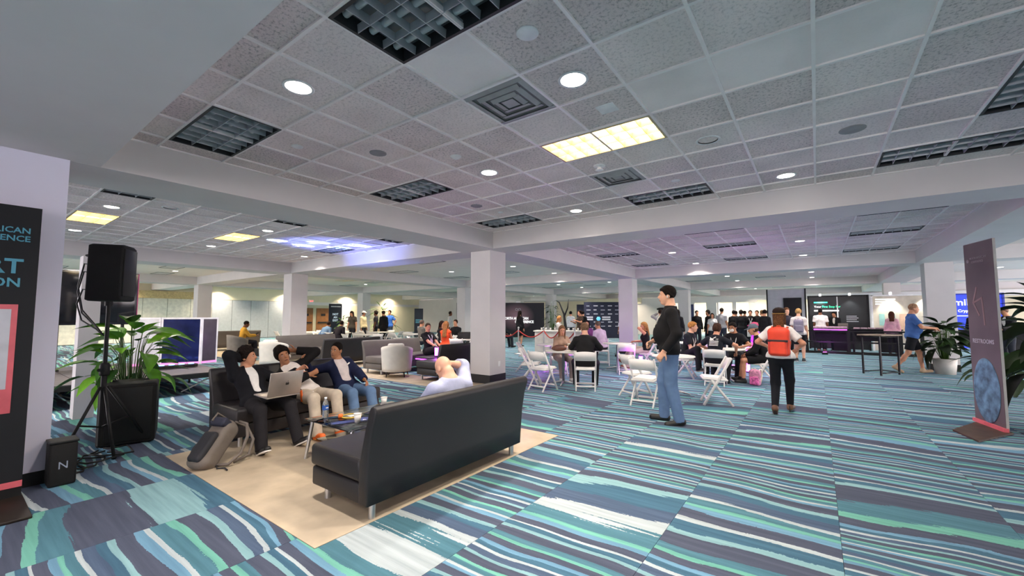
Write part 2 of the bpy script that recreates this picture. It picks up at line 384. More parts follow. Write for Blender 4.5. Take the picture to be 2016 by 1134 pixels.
vent(GX0-3.5*T, GY0+6.5*T, 'square grey air vent behind the glowing yellow ceiling panel')
for (x, y), lb in zip([(-3.34, 1.63), (-1.48, 2.85), (-3.37, 4.12), (-3.38, 6.57), (-.26, 6.53)], ['bright round downlight nearest the unlit panel by the soffit', 'bright round downlight in front of the glowing yellow panel', 'bright round downlight between the ceiling smoke detector and the glowing panel', 'bright round downlight close to the beam by the near column', 'bright round downlight near the beam and the long dark panel']):
    can(x, y, True, lb)
for x, y in [(-.26, 1.6), (-.26, -1.2), (-3.4, -1.2), (2.6, -1.2), (2.6, -4), (-.26, -4), (-3.4, -4)]:
    can(x, y, True, 'round downlight overhead behind the viewpoint', 'downlights behind the viewpoint', z=ZC if y > 0 else ZB)
can(-.86, 4.70, False, 'unlit round downlight with a silver cup beside the glowing panel')
# --- left bay, back bay
XL0, XL1 = BX0-S+WX, BX0-WX
gxl, gyl = GX0-.08, GY0
tr_l = [(-19, 0, 2, 1), (-19, 4, 2, 1), (-14, 0, 2, 1), (-14, 4, 2, 1), (-19, 8, 2, 1), (-14, 8, 2, 1)]
coffer(XL0, XL1, -1.2, Y1, gxl, gyl, holes_for(tr_l), set(), 5)
for (kx, ky, nx, ny), lb in zip(tr_l, ['lit pinkish louvered ceiling panel above the loudspeaker', 'lit orange louvered ceiling panel beside the blue glare', 'dark narrow ceiling panel at the edge of the beam', 'ceiling panel with small reflections behind the long beam', 'dark ceiling panel beside the blue glare near the far corner', 'faint ceiling panel behind the beam near the column']):
    troffer(gxl+(kx+nx/2)*T, gyl+(ky+ny/2)*T, lb.startswith('lit'), lb, warm=.7)
for (x, y), lb in zip([(-9.66, 1.65), (-12.98, 1.66), (-9.65, 4.16), (-13.0, 4.2), (-12.9, 6.67), (-9.7, 6.6)], ['round downlight beside the narrow dark panel past the beam', 'round downlight above the loudspeaker by the pinkish panel', 'round downlight next to the blue glare on the ceiling', 'small round downlight beyond the lit orange panel', 'small round downlight near the far corner past the blue glare', 'round downlight at the end of the blue glare']):
    can(x, y, True, lb, power=CAN_W*1.3)
can(-8.94, 2.26, False, 'unlit white ringed downlight near the beam above the stage'); can(-13.42, 2.28, False, 'unlit ringed downlight above the stage by the loudspeaker')
YB0, YB1 = BY0+WY, BY0+S-WY
tr_b = [(1, 17, 2, 1), (1, 22, 2, 1), (-4, 17, 2, 1), (-4, 22, 2, 1), (-9, 17, 2, 1), (-9, 22, 2, 1), (-4, 13, 2, 1), (1, 13, 2, 1)]
gyb = GY0+.12
coffer(X0, X1, YB0, YB1, GX0, gyb, holes_for(tr_b), set(), 8)
for (kx, ky, nx, ny), lb in zip(tr_b, ['pale louvered panel in the second bay by the restrooms banner', 'thin dark panel in the second bay near the far beam and banner', 'grey panel in the middle of the second bay', 'thin panel in the second bay above the standing man', 'grey panel in the second bay beside the sloping beam edge', 'dark panel in the second bay close to the purple column', 'panel in the second bay hidden by the beam', 'panel in the second bay behind the beam near the banner']):
    troffer(GX0+(kx+nx/2)*T, gyb+(ky+ny/2)*T, False, lb)
for (x, y), lb in zip([(-3.38, 12.66), (-3.41, 15.78), (-.27, 12.54), (-.27, 15.58), (-3.4, 9.6), (-.27, 9.6)], ['round downlight in the second bay, above the standing man', 'small round downlight in the second bay near its far beam', 'round downlight in the second bay, above the woman with the red backpack', 'small round downlight behind the one above the red backpack', 'downlight of the second bay hidden by the beam, above the tables', 'downlight of the second bay hidden by the beam, above the aisle']):
    can(x, y, True, lb, power=CAN_W*1.6)
IN = {-1: 'beyond the restrooms banner', 0: 'over the aisle', 1: 'over the lounge', 2: 'past the stage', 3: 'by the far folding wall'}; JN = {-1: 'hidden', 0: 'first', 1: 'second', 2: 'third', 3: 'last'}
# --- the other bays: slabs with the fixtures that show
for i in range(-1, 4):
    for j in range(-1, 4):
        if (i, j) in ((0, 0), (1, 0), (0, 1)): continue
        xa, xb = BX0-i*S+WX, BX0-i*S+S-WX; ya, yb = BY0+(j-1)*S+WY, BY0+j*S-WY
        if j == -1 and i < 1: continue
        struct('ceiling', MB().box2((xa-.1, ya-.1, ZC), (xb+.1, yb+.1, ZC+.15)), m_far_ceil)
        cx, cy = (xa+xb)/2, (ya+yb)/2
        pts = [(-1.6, -3.), (1.6, -3.), (-1.6, .5), (1.6, .5), (-1.6, 3.55), (1.6, 3.55)]
        if i >= 2 or j >= 3 or i < 0 or j < 0: pts = [(-1.6, -1.6), (1.6, 1.6), (-1.6, 2.6), (1.6, -2.4)]
        for a, b_ in pts: can(cx+a, cy+b_, True, 'small round downlight in the '+JN[j]+' bay back, '+IN[i], 'downlights of the far bays', power=CAN_W*(2.6 if len(pts) == 4 else 1.7), col=(1, .85, .64) if (i >= 2 or j >= 3) else (1, .91, .85))
        if i >= 0 and j >= 0 and i < 3:
            for a, b_ in ((-3.3, -.6), (.0, 2.1), (-3.3, 2.6), (.0, -2.3)): troffer(cx+a, cy+b_, False, 'flat grey ceiling panel in the '+JN[j]+' bay back, '+IN[i], 'panels of the far bays')
# lit ones far behind
troffer(-11.3, 21.3, True, 'lit yellowish panel in the bay behind the purple column', warm=.5); troffer(-20.0, 12.6, True, 'lit cream panel in the bay above the exit doors', warm=.5)
# small plates and detectors in the main bay
def plate(x, y, r, m, label, dome=0, name='ceiling_plate', cat='ceiling plate'):
    o = MB().lathe([(r, 0), (r, -.006), (r*.93, -.009), (r*.6, -.010-dome*.6), (.002, -.010-dome)], n=24).build(name, m, None, (x, y, ZC+.013)); return tag(o, label, cat)
plate(-1.47, 2.19, .075, m_trimw, 'round white cover plate in a tile near the large unlit panel')
plate(-4.55, 2.23, .06, m_trimw, 'small round cover plate behind the unlit panel by the soffit')
plate(-3.99, 2.87, .095, m_plate, 'round grey speaker grille in the ceiling beyond the unlit panel', name='ceiling_speaker', cat='speaker')
plate(.36, 5.29, .11, m_plate, 'oval looking grey speaker grille above the aisle', name='ceiling_speaker', cat='speaker')
plate(-4.6, 5.29, .1, m_plate, 'grey speaker grille in the ceiling near the beam', name='ceiling_speaker', cat='speaker')
plate(-3.34, 3.47, .065, m_trimw, 'white smoke detector in front of the small downlight', .03, 'smoke_detector', 'detector')
plate(-1.5, 5.89, .06, m_trimw, 'round cover plate in front of the rear dark panel')
plate(-4.53, 5.87, .05, m_trimw, 'tiny round plate near the corner dark panel')
sp = thing('ceiling_strobe', 'white strobe detector hanging between the glowing panel and the vent', 'detector', (-2.11, 4.74, ZC+.012))
MB().lathe([(.075, 0), (.07, -.018), (.03, -.022), (.028, -.05), (.05, -.055), (.045, -.06), (.002, -.062)], n=20).build('body', m_trimw, sp)
tag(MB().rbox((0, 0, 0), (.16, .16, .012), .004).build('access_plate', m_trimw, None, (-1.45, 3.44, ZC+.009)), 'small square white plate in the tile before the glowing panel', 'ceiling plate')

# ================================================================ BEAMS, SOFFIT, COLUMNS
for i in range(-1, 4):
    x = BX0-i*S; y0_ = -8.5 if i != 0 else .55
    struct('beam', MB().box2((x-WX, y0_, ZB), (x+WX, 38, ZC+.3)), m_wall)
for j in range(-1, 4):
    y = BY0+j*S
    if j == -1: struct('beam', MB().box2((-36, y-WY, ZB+.001), (BX0-WX, y+WY, ZC+.3)), m_wall)
    else: struct('beam', MB().box2((-36, y-WY, ZB+.001), (14, y+WY, ZC+.3)), m_wall)
struct('soffit', MB().box2((BX0+WX-.02, -13.5, ZB+.0015), (14, Y0, ZC+.3)), m_wall)['kind'] = 'structure'
CW = .29
for i in range(-1, 4):
    for j in range(0, 4):
        x, y = BX0-i*S, BY0+j*S
        if i == -1 and j == 0: continue
        c = struct('column', MB().box2((x-CW, y-CW, .19), (x+CW, y+CW, ZB+.002)), m_wall)
        b_ = MB().box2((x-CW-.006, y-CW-.006, 0), (x+CW+.006, y+CW+.006, .19)).build('base_cladding', m_base, c)
        if (i, j) == (0, 0): MB().rbox((x+CW+.004, y+.05, .42), (.012, .075, .12), .003).build('outlet_plate', m_trimw, c)
# near wall on the left, with soffit edge
struct('wall_left', MB().box2((-6.55, -13.5, 0), (-5.74, .67, ZB)), mat('lilac_white_wall', 'eae6f8', .7, vary=.015, scale=1.5))
struct('baseboard_left', MB().box2((-6.56, -13.5, 0), (-5.735, .675, .12)), m_base)
struct('partition', MB().box2((-9.1, 1.24, 0), (-8.85, 1.46, 2.42)), m_wall)
# far left wall with folding partition
wl = struct('wall_left_far', MB().box2((-31.5, -8, 2.55), (-31, 27.5, ZC)), m_cream)
struct('wall_left_lower', MB().box2((-31.5, -8, 0), (-31.05, 14.75, 2.55)), mat('partition_recess', '8d8a80', .9))
for k in range(15):
    y = -2.2+k*1.13
    if y > 14: break
    tag(MB().box2((-31.05, y, .03), (-30.99, y+1.11, 2.53)).build('partition_panel', m_greypan if y > 9.5 else mat('cream_panel', 'e3ded0', .85)), 'tall flat folding wall panel at the far left end of the hall', 'wall panel', 'folding wall panels')
struct('trim_1', MB().box2((-31, 4, 2.53), (-30.6, 9.3, 2.95)), mat('tan_shutter', 'b8a274', .7, vary=.1, scale=14))
struct('wall_doors', MB().box2((-31.5, 14.7, 2.33), (-31.02, 27.5, 3.0)), m_wall)
for a, b_ in ((14.7, 15.6), (19.2, 20.0), (20.0, 27.5)): struct('wall_pier', MB().box2((-31.5, a, 0), (-31.02, b_, 2.34)), m_wall if a < 19.5 else m_cream)
struct('wall_recess', MB().box2((-31.9, 15.5, 0), (-31.5, 20.1, 2.4)), m_cream)
m_door = mat('brown_door', '8a5a34', .45, vary=.06)
for n, (a, b_) in enumerate(((15.75, 17.05), (17.35, 18.4), (18.45, 19.15))):
    d = struct('door_%d' % (n+1), MB().box2((-31.5, a, 0), (-31.42, b_, 2.1)), m_door)
    MB().box2((-31.42, a+.1, .95), (-31.36, b_-.1, 1.05)).build('push_bar', m_dark, d); MB().box2((-31.42, a+.35, 1.5), (-31.405, b_-.35, 1.68)).build('sign_plate', m_dark, d)
m_exit = mat('exit_red', 'd8463a', .5, emit=1.6, ecol='ff4433')
for yy, lb in ((16.65, 'red exit sign over the brown double doors'), (18.95, 'red exit sign beside the dark not-an-exit banner')):
    t = thing('exit_sign', lb, 'sign', (-30.99, yy, 2.62)); MB().rbox((0, 0, 0), (.04, .34, .2), .01).build('housing', m_trimw, t)
    text('lettering', 'EXIT', .15, m_exit, t, (.022, 0, 0), facing((1, 0)))
struct('wall_far_grey', MB().box2((-31.5, 27.3, 0), (-20.6, 27.8, ZB)), m_wall)
struct('wall_back', MB().box2((-36, 38, 0), (14, 38.4, ZC)), m_cream)
# pale wall pieces and openings of the bright room behind
for a, b_, z0, z1 in ((-11.6, -9.6, 0, 2.95), (-8.2, -7.55, 0, 2.95), (-6.7, -6.0, 0, 2.95), (-4.95, -4.7, 0, 2.95), (-3.9, -3.5, 0, 2.95), (-9.6, -3.4, 2.5, 2.951), (-16.5, -11.6, 0, 2.5), (-3.4, 14, 2.62, 2.95)):
    struct('wall_pier', MB().box2((a, 34-(.03 if z0 else 0), z0), (b_, 34.3+(.03 if z0 else 0), z1)), m_wall)
struct('wall_header', MB().box2((-16.5, 33.9, 2.5), (-11.6, 34.4, 2.98)), m_cream)

struct('light_block_wall', MB().box2((8.5, -13.5, 0), (8.8, 9.0, ZB)), m_wall)  # unseen wall, added to block light from the open right side
# ================================================================ SMOOTH SOLIDS (distance fields meshed with surface nets)
def V3(*a): return np.array(a[0] if len(a) == 1 else a, float)
class SDF:
    def __init__(s, vox): s.v = vox; s.p = []
    def cone(s, a, b, ra, rb=None, k=.02, flat=None, cuts=(), sub=False):
        """tapered capsule; flat=(axis, ratio) squashes the section along axis; cuts=((point, outward normal),...)"""
        a = V3(a); b = V3(b); rb = ra if rb is None else rb
        if flat is not None: n = V3(flat[0]); n = n/np.linalg.norm(n); q = flat[1]
        def f(X, Y, Z):
            d = b-a; L = max(d @ d, 1e-9)
            px, py, pz = X-a[0], Y-a[1], Z-a[2]
            if flat is not None:
                h = (px*n[0]+py*n[1]+pz*n[2])*(1/q-1); px = px+h*n[0]; py = py+h*n[1]; pz = pz+h*n[2]
                dd = d+n*(d @ n)*(1/q-1); L2 = dd @ dd
            else: dd = d; L2 = L
            t = np.clip((px*dd[0]+py*dd[1]+pz*dd[2])/max(L2, 1e-9), 0, 1)
            r = np.sqrt((px-t*dd[0])**2+(py-t*dd[1])**2+(pz-t*dd[2])**2)-(ra+(rb-ra)*t)
            if flat is not None: r = r*min(1., (1+q)/2)
            return r
        m = max(ra, rb)*(max(1, flat[1]) if flat else 1)
        s._add(f, np.minimum(a, b)-m, np.maximum(a, b)+m, k, cuts, sub); return s
    def ell(s, c, r, R=None, k=.02, cuts=(), sub=False):
        c = V3(c); r = V3(r); R = np.eye(3) if R is None else np.array(R)
        def f(X, Y, Z):
            px, py, pz = X-c[0], Y-c[1], Z-c[2]
            u = [px*R[0, i]+py*R[1, i]+pz*R[2, i] for i in range(3)]
            k0 = np.sqrt((u[0]/r[0])**2+(u[1]/r[1])**2+(u[2]/r[2])**2); k1 = np.sqrt((u[0]/r[0]**2)**2+(u[1]/r[1]**2)**2+(u[2]/r[2]**2)**2)
            return k0*(k0-1)/np.maximum(k1, 1e-6)
        e = np.abs(R) @ r
        s._add(f, c-e, c+e, k, cuts, sub); return s
    def box(s, c, h, rad=.02, R=None, k=.02, cuts=(), sub=False):
        c = V3(c); h = V3(h)-rad; R = np.eye(3) if R is None else np.array(R)
        def f(X, Y, Z):
            px, py, pz = X-c[0], Y-c[1], Z-c[2]
            u = [np.abs(px*R[0, i]+py*R[1, i]+pz*R[2, i])-h[i] for i in range(3)]
            o = np.sqrt(sum(np.maximum(q, 0)**2 for q in u))
            return o+np.minimum(np.maximum(np.maximum(u[0], u[1]), u[2]), 0)-rad
        e = np.abs(R) @ (h+rad)
        s._add(f, c-e, c+e, k, cuts, sub); return s
    def _add(s, f, lo, hi, k, cuts, sub): s.p.append((f, lo, hi, k, [(V3(p), V3(n)/np.linalg.norm(n)) for p, n in cuts], sub))
    def mesh(s, name):
        v = s.v; lo = np.min([p[1] for p in s.p if not p[5]], 0)-3*v; hi = np.max([p[2] for p in s.p if not p[5]], 0)+3*v
        n = np.ceil((hi-lo)/v).astype(int)+1; F = np.full(n, .3, np.float32)
        ax = [lo[i]+v*np.arange(n[i]) for i in range(3)]
        for f, a, b, k, cuts, sub in s.p:
            pad = k+3*v; i0 = np.maximum(np.floor((a-pad-lo)/v).astype(int), 0); i1 = np.minimum(np.ceil((b+pad-lo)/v).astype(int)+1, n)
            if (i1 <= i0).any(): continue
            sl = tuple(slice(i0[i], i1[i]) for i in range(3)); X = ax[0][sl[0]][:, None, None]; Y = ax[1][sl[1]][None, :, None]; Z = ax[2][sl[2]][None, None, :]
            d = f(X, Y, Z)
            for p, q in cuts: d = np.maximum(d, (X-p[0])*q[0]+(Y-p[1])*q[1]+(Z-p[2])*q[2])
            G = F[sl]
            if sub: 
                h = np.maximum(k-np.abs(G+d), 0)/max(k, 1e-6); F[sl] = np.maximum(G, -d)+h*h*k*.25
            else:
                h = np.maximum(k-np.abs(G-d), 0)/max(k, 1e-6); F[sl] = np.minimum(G, d)-h*h*k*.25
        return netmesh(F, lo, v, name)
_CN = [(i, j, k) for i in (0, 1) for j in (0, 1) for k in (0, 1)]
def netmesh(F, lo, v, name):
    S_ = F < 0; n = F.shape; c = np.zeros([q-1 for q in n], np.int8)
    for d in _CN: c += S_[d[0]:n[0]-1+d[0], d[1]:n[1]-1+d[1], d[2]:n[2]-1+d[2]]
    act = (c > 0) & (c < 8); I = np.argwhere(act); idx = np.full(act.shape, -1, np.int64); idx[act] = np.arange(len(I))
    acc = np.zeros((len(I), 3)); cnt = np.zeros(len(I))
    for d in _CN:
        for a in range(3):
            if d[a]: continue
            e = list(d); e[a] = 1
            fa = F[I[:, 0]+d[0], I[:, 1]+d[1], I[:, 2]+d[2]]; fb = F[I[:, 0]+e[0], I[:, 1]+e[1], I[:, 2]+e[2]]
            m = (fa < 0) != (fb < 0); t = fa[m]/(fa[m]-fb[m]); q = np.tile(np.array(d, float), (m.sum(), 1)); q[:, a] += t
            acc[m] += q; cnt[m] += 1
    P = lo+v*(I+acc/np.maximum(cnt, 1)[:, None]); Q = []
    for a in range(3):
        b, cc = (a+1) % 3, (a+2) % 3
        s0 = [slice(1, -1)]*3; s0[a] = slice(0, -1); s1 = [slice(1, -1)]*3; s1[a] = slice(1, None)
        A = S_[tuple(s0)]; B = S_[tuple(s1)]; E = np.argwhere(A != B)
        if not len(E): continue
        ins = A[tuple(E.T)]; E = E.copy()
        for q in range(3):
            if q != a: E[:, q] += 1
        def cell_(db, dc):
            z = E.copy(); z[:, b] -= db; z[:, cc] -= dc; return idx[z[:, 0], z[:, 1], z[:, 2]]
        f = np.stack([cell_(1, 1), cell_(0, 1), cell_(0, 0), cell_(1, 0)], 1)
        f[~ins] = f[~ins][:, ::-1]; Q.append(f)
    Q = np.concatenate(Q) if Q else np.zeros((0, 4), int)
    Q = Q[(Q >= 0).all(1)]
    me = bpy.data.meshes.new(name); me.vertices.add(len(P)); me.vertices.foreach_set('co', P.astype(np.float32).ravel())
    me.loops.add(Q.size); me.loops.foreach_set('vertex_index', Q.ravel().astype(np.int32)); me.polygons.add(len(Q))
    me.polygons.foreach_set('loop_start', np.arange(0, Q.size, 4, dtype=np.int32)); me.polygons.foreach_set('loop_total', np.full(len(Q), 4, np.int32))
    me.polygons.foreach_set('use_smooth', np.ones(len(Q), bool)); me.update(calc_edges=True); me.validate()
    return me
def solid(sdf, name, m, parent=None, loc=None, rz=None):
    me = sdf.mesh(name); me.materials.append(m); return link(name, me, parent, loc, rz)
# ================================================================ RUGS
m_rug = mat('pale_wood_look_vinyl', 'b9a88f', .55, vary=.08, scale=3.5, bump=.06, bscale=30)
def rug(x0, y0, x1, y1, label):
    r = thing('floor_mat', label, 'floor mat', ((x0+x1)/2, (y0+y1)/2, 0)); w_, h_ = x1-x0, y1-y0
    MB().rbox((0, 0, .003), (w_, h_, .006), .002).build('mat_sheet', m_rug, r); return r
rug(-5.75, 1.53, -2.71, 4.72, 'pale wood-look floor mat under the two facing black sofas')
rug(-10.6, 6.3, -6.0, 7.28, 'pale floor mat under the white tub chair and black sofa by the column')
rug(-15.4, 6.0, -11.0, 9.2, 'pale floor mat under the lounge sofas farther back')
rug(-23.5, 6.2, -17.2, 9.5, 'pale floor mat under the grey armchair of the man in yellow')
# ================================================================ SOFAS
def leather(name, col, rough=.38):
    return mat(name, col, rough, vary=.05, scale=3, bump=.12, bscale=140, spec=.5)
m_blk = leather('black_leather', '232021', .46); m_blk2 = leather('charcoal_leather', '302c2d', .45); m_gryl = leather('grey_leather', '5a5450', .5); m_chrome = mat('brushed_metal', 'c2c2c2', .3, .9)
def soft_prism(poly, y0, y1, bev=.018):
    bm = bmesh.new(); a = [bm.verts.new((p[0], y0, p[1])) for p in poly]; b = [bm.verts.new((p[0], y1, p[1])) for p in poly]; n = len(poly)
    fs = [bm.faces.new(a), bm.faces.new(b[::-1])]+[bm.faces.new((a[i], b[i], b[(i+1) % n], a[(i+1) % n])) for i in range(n)]
    bmesh.ops.recalc_face_normals(bm, faces=bm.faces[:])
    ed = [e for f in fs[:2] for e in f.edges]
    bmesh.ops.bevel(bm, geom=ed, offset=bev, segments=3, affect='EDGES', profile=.5)
    return bm
def sofa(loc, rz, L, m, label):
    t = thing('sofa', label, 'sofa', loc, rz)
    prof = [(.0, .12), (-.012, .3), (-.03, .5), (-.062, .68), (-.1, .79), (-.098, .825), (-.08, .847), (-.055, .853), (-.03, .842), (-.012, .815), (.03, .68), (.065, .54), (.09, .44), (.1, .3), (.1, .12)]
    b = MB(); b.bm(soft_prism(prof, -L/2, L/2)); b.build('backrest', m, t)
    MB().rbox((.42, 0, .195), (.66, L-.01, .15), .018).build('base_frame', m, t)
    c = MB(); c.rbox((.43, 0, .36), (.70, L, .175), .035, seg=3); c.build('seat_cushion', m, t)
    for x, y in ((.06, -L/2+.1), (.06, L/2-.1), (.66, -L/2+.1), (.66, L/2-.1)):
        MB().cyl((x, y, 0), (x, y, .125), .026, n=14).build('leg', m_chrome, t)
    return t
sofa((-2.70, 2.885, .006), math.pi, 1.97, m_blk, 'black leather sofa with its back to the viewer, bald man seated')
sofa((-6.13, 3.02, .006), 0, 1.95, m_blk2, 'dark leather sofa on which the three young men sit')
sofa((-11.5, 7.5, .006), math.pi, 1.9, m_blk, 'black sofa turned away, behind the man in the navy blazer')
sofa((-14.3, 7.6, .006), 0, 2.05, m_gryl, 'long dark grey sofa far behind the curly haired man')
sofa((-9.8, 7.7, .006), 0, 1.95, m_gryl, 'grey leather sofa facing the white tub chair')
sofa((-7.03, 7.0+.75, .006), math.pi, 1.9, m_blk, 'black sofa with its back against the white column')
sofa((-20.9, 7.9, .006), math.pi, 1.9, m_gryl, 'grey sofa near the far wall beside the man in yellow')
# ================================================================ TUB CHAIRS
def tub(loc, rz, m, ml, label, cushion=True):
    """barrel armchair, faces local +y"""
    t = thing('armchair', label, 'armchair', loc, rz); P = []; F = []; n = 22; rows = 7
    def pt(u, v, r):
        a = -math.pi*.5+(u-.5)*math.pi*1.42          # centred behind the sitter
        hgt = .80-.20*min(1, abs(u-.5)*2)**1.6; z = .14+(hgt-.14)*v; fl = 1+.10*v
        return (r*1.06*math.cos(a)*fl, r*math.sin(a)*fl, z)
    for r in (.335, .285):
        for i in range(n+1):
            for j in range(rows+1): P.append(pt(i/n, j/rows, r))
    W_ = rows+1; O = (n+1)*W_
    for i in range(n):
        for j in range(rows):
            a = i*W_+j; F.append((a, a+1, a+W_+1, a+W_)); F.append((O+a, O+a+W_, O+a+W_+1, O+a+1))
        a = i*W_+rows; F.append((a, O+a, O+a+W_, a+W_)); a = i*W_; F.append((a, a+W_, O+a+W_, O+a))
    for i in (0, n):
        for j in range(rows): a = i*W_+j; F.append((a, O+a, O+a+1, a+1))
    s_ = MB(); s_.add(P, F, True); s_.build('shell', m, t)
    MB().rbox((0, .04, .33), (.54, .58, .16), .05, seg=3).build('seat_cushion', m, t); MB().rbox((0, .03, .2), (.56, .56, .12), .04).build('base_frame', m, t)
    if cushion: MB().rbox((0, -.2, .62), (.4, .13, .42), .05, rot3(0, -.12), seg=3).build('back_cushion', m, t)
    for x, y in ((-.2, -.2), (.2, -.2), (-.22, .25), (.22, .25)): MB().cyl((x, y, .15), (x*1.1, y*1.1, 0), .022, .014, n=10).build('leg', ml, t)
    return t
m_whl = mat('white_leather', 'd8d3c9', .5, vary=.03, bump=.08, bscale=120); m_wood = mat('dark_wood_leg', '2e2118', .5); m_gryf = mat('grey_fabric', '77716b', .9, bump=.1, bscale=200)
tub((-8.58, 6.86, .006), face_yaw(-.68, .73), m_whl, m_wood, 'white tub chair standing before the grey sofa by the column')
tub((-12.9, 5.85, 0), face_yaw(-.6, .8), m_whl, m_wood, 'white tub chair partly hidden by the curly haired man')
tub((-17.9, 6.8, .006), face_yaw(-.1, 1), m_gryf, m_chrome, 'grey tub chair in which the man in yellow sits', False)
# ================================================================ FOLDING CHAIRS
m_wp = mat('white_resin', 'e3dfda', .45, vary=.02); m_wpad = mat('white_vinyl_pad', 'ece8e2', .5, vary=.02)
CH = {}
def chair_proto():
    t = thing('folding_chair', 'x', 'chair'); w_ = .215
    for sx in (-1, 1):
        x = sx*w_; a = Vector((x, .19, 0)); b = Vector((x*.98, -.25, .80)); d = b-a; R = Matrix.Rotation(math.atan2(-d.y, d.z), 3, 'X')
        MB().rbox((a+b)/2, (.026, .042, d.length), .007, R, 1).build('side_rail', m_wp, t)
        a = Vector((x*.88, .06, .43)); b = Vector((x*.88, -.27, 0)); d = b-a; R = Matrix.Rotation(math.atan2(-d.y, d.z), 3, 'X')
        MB().rbox((a+b)/2, (.024, .036, d.length), .007, R, 1).build('rear_leg', m_wp, t)
    MB().rbox((0, .135, .10), (2*w_, .022, .035), .006).build('front_stretcher', m_wp, t)
    MB().rbox((0, -.20, .09), (2*w_*.88, .02, .03), .006).build('rear_stretcher', m_wp, t)
    MB().rbox((0, .0, .435), (.40, .40, .035), .014, rot3(0, .05)).build('seat_frame', m_wp, t); MB().rbox((0, .0, .458), (.36, .36, .03), .014, rot3(0, .05)).build('seat_pad', m_wpad, t)
    P = []; F = []; n = 8
    for k, off in enumerate((0, .02)):
        for i in range(n+1):
            u = i/n*2-1; x = u*w_*.98; bow = .028*(1-u*u)
            for z, y in ((.60, -.145), (.775+.02*(1-u*u), -.242)): P.append((x, y-bow+off*(-1), z))
    for i in range(n):
        a = 2*i; o = 2*(n+1); F += [(a, a+2, a+3, a+1), (o+a, o+a+1, o+a+3, o+a+2), (a+1, a+3, o+a+3, o+a+1), (a, o+a, o+a+2, a+2)]
    F += [(0, 1, 2*(n+1)+1, 2*(n+1)), (2*n, 2*(n+1)+2*n, 2*(n+1)+2*n+1, 2*n+1)]
    MB().add(P, F, True).build('backrest', m_wp, t)
    return t
def fchair(x, y, dx, dy, label, group='white folding chairs'):
    if 'p' not in CH:
        t = CH['p'] = chair_proto(); t.location = (x, y, 0); t.rotation_euler = (0, 0, face_yaw(dx, dy)); return tag(t, label, 'chair', group)
    return copy_tree(CH['p'], None, (x, y, 0), face_yaw(dx, dy), label, group)
# ================================================================ ROUND TABLES
TB = {}
m_ttop = mat('white_laminate', 'e6e1d8', .35, vary=.02)
def rtable(x, y, label, r=.40):
    if r in TB: return copy_tree(TB[r], None, (x, y, 0), random.random(), label, 'round white tables')
    t = TB[r] = thing('round_table', label, 'table', (x, y, 0), .3, 'round white tables')
    MB().lathe([(.001, .715), (r-.02, .715), (r, .722), (r, .74), (r-.006, .745), (.001, .745)], n=40).build('tabletop', m_ttop, t)
    MB().lathe([(.028, .06), (.028, .69), (.08, .70), (.08, .715)], n=16).build('pole', m_chrome, t)
    for k in range(4):
        a = k*math.pi/2; MB().tube([(0, 0, .075), (.12*math.cos(a), .12*math.sin(a), .06), (.3*math.cos(a), .3*math.sin(a), .018)], [.022, .02, .012], 8).build('foot', m_chrome, t)
    return t
rtable(-4.6, 8.25, 'round white table with the brown bag, beside the man in the black jacket')
rtable(-4.64, 11.47, 'round white table at which the blonde woman leans')
rtable(-2.3, 8.5, 'round white table half hidden behind the standing man')
rtable(-1.75, 11.0, 'round white table with four people seated around it')
rtable(-5.9, 9.9, 'round table washed by magenta light'); rtable(-3.3, 12.9, 'round white table behind the standing man, with a dark chair', .42)
fchair(-4.62, 7.45, .1, .8, 'white folding chair seen from behind, nearest the sofa end')
fchair(-3.93, 7.98, -.44, .9, 'white folding chair under the man in the black jacket')
fchair(-5.25, 7.95, .8, .35, 'white folding chair behind the table with the brown bag')
fchair(-5.35, 9.35, -.5, .6, 'white folding chair glowing magenta'); fchair(-6.5, 9.6, .8, .4, 'folding chair at the magenta table, facing the aisle'); fchair(-5.5, 10.5, -.4, -.8, 'white folding chair on the far side of the magenta table')
fchair(-2.42, 7.25, .0, 1, 'white folding chair close to the jeans of the standing man')
fchair(-2.8, 7.85, .5, .8, 'white folding chair just behind the one by the standing man')
fchair(-1.5, 8.02, -.9, -.3, 'empty white folding chair pulled out beside the standing man')
fchair(-1.87, 10.2, -.1, 1, 'white folding chair under the person in the flag shirt')
fchair(-1.0, 11.0, -1, .05, 'white folding chair under the person in the grey cap, pink bag by it')
fchair(-1.7, 11.85, 0, -1, 'white folding chair of the masked man'); fchair(-2.65, 10.95, 1, .1, 'white folding chair of the blond man with a lanyard')
fchair(-3.95, 11.95, -.95, -.25, 'white folding chair of the blonde woman'); fchair(-5.4, 12.1, .3, -.6, 'white folding chair of the man lit purple'); fchair(-4.1, 10.7, -.4, .8, 'white folding chair before the table of the blonde woman')
fchair(-2.7, 12.6, -.9, .3, 'grey looking folding chair behind the standing man'); fchair(-3.9, 13.3, .8, -.4, 'folding chair in front of the man filming with a phone')
# far clusters on the left
for n, (x, y, r, lb) in enumerate([(-20.3, 8.75+1.6, .6, 'round white table near the man in yellow'), (-17.9, 10.9, .6, 'round white table with the two bent over men'), (-15.1, 10.6, .6, 'large white table behind the black sofa'), (-16.9, 12.6, .6, 'white table near the man in the blue shirt'), (-14.0, 12.2, .6, 'white table left of the seated women'), (-9.6, 10.5, .42, 'white table with the black printer by the column'), (-11.3, 10.6, .42, 'white table of the women by the column')]):
    rtable(x, y, lb, r)
    near = lb.replace('round ', '').replace('large ', '')
    ks = [(0, 'aisle side'), (1.6, 'back side'), (3.14, 'wall side'), (4.6, 'near side')]
    for a, side in ks:
        if n == 5 and a == 3.14: continue
        a += n*.7; fchair(x+(r+.2)*math.cos(a), y+(r+.2)*math.sin(a), -math.cos(a), -math.sin(a), 'folding chair at the '+near.replace('white table', 'table')+', '+side, 'far folding chairs')
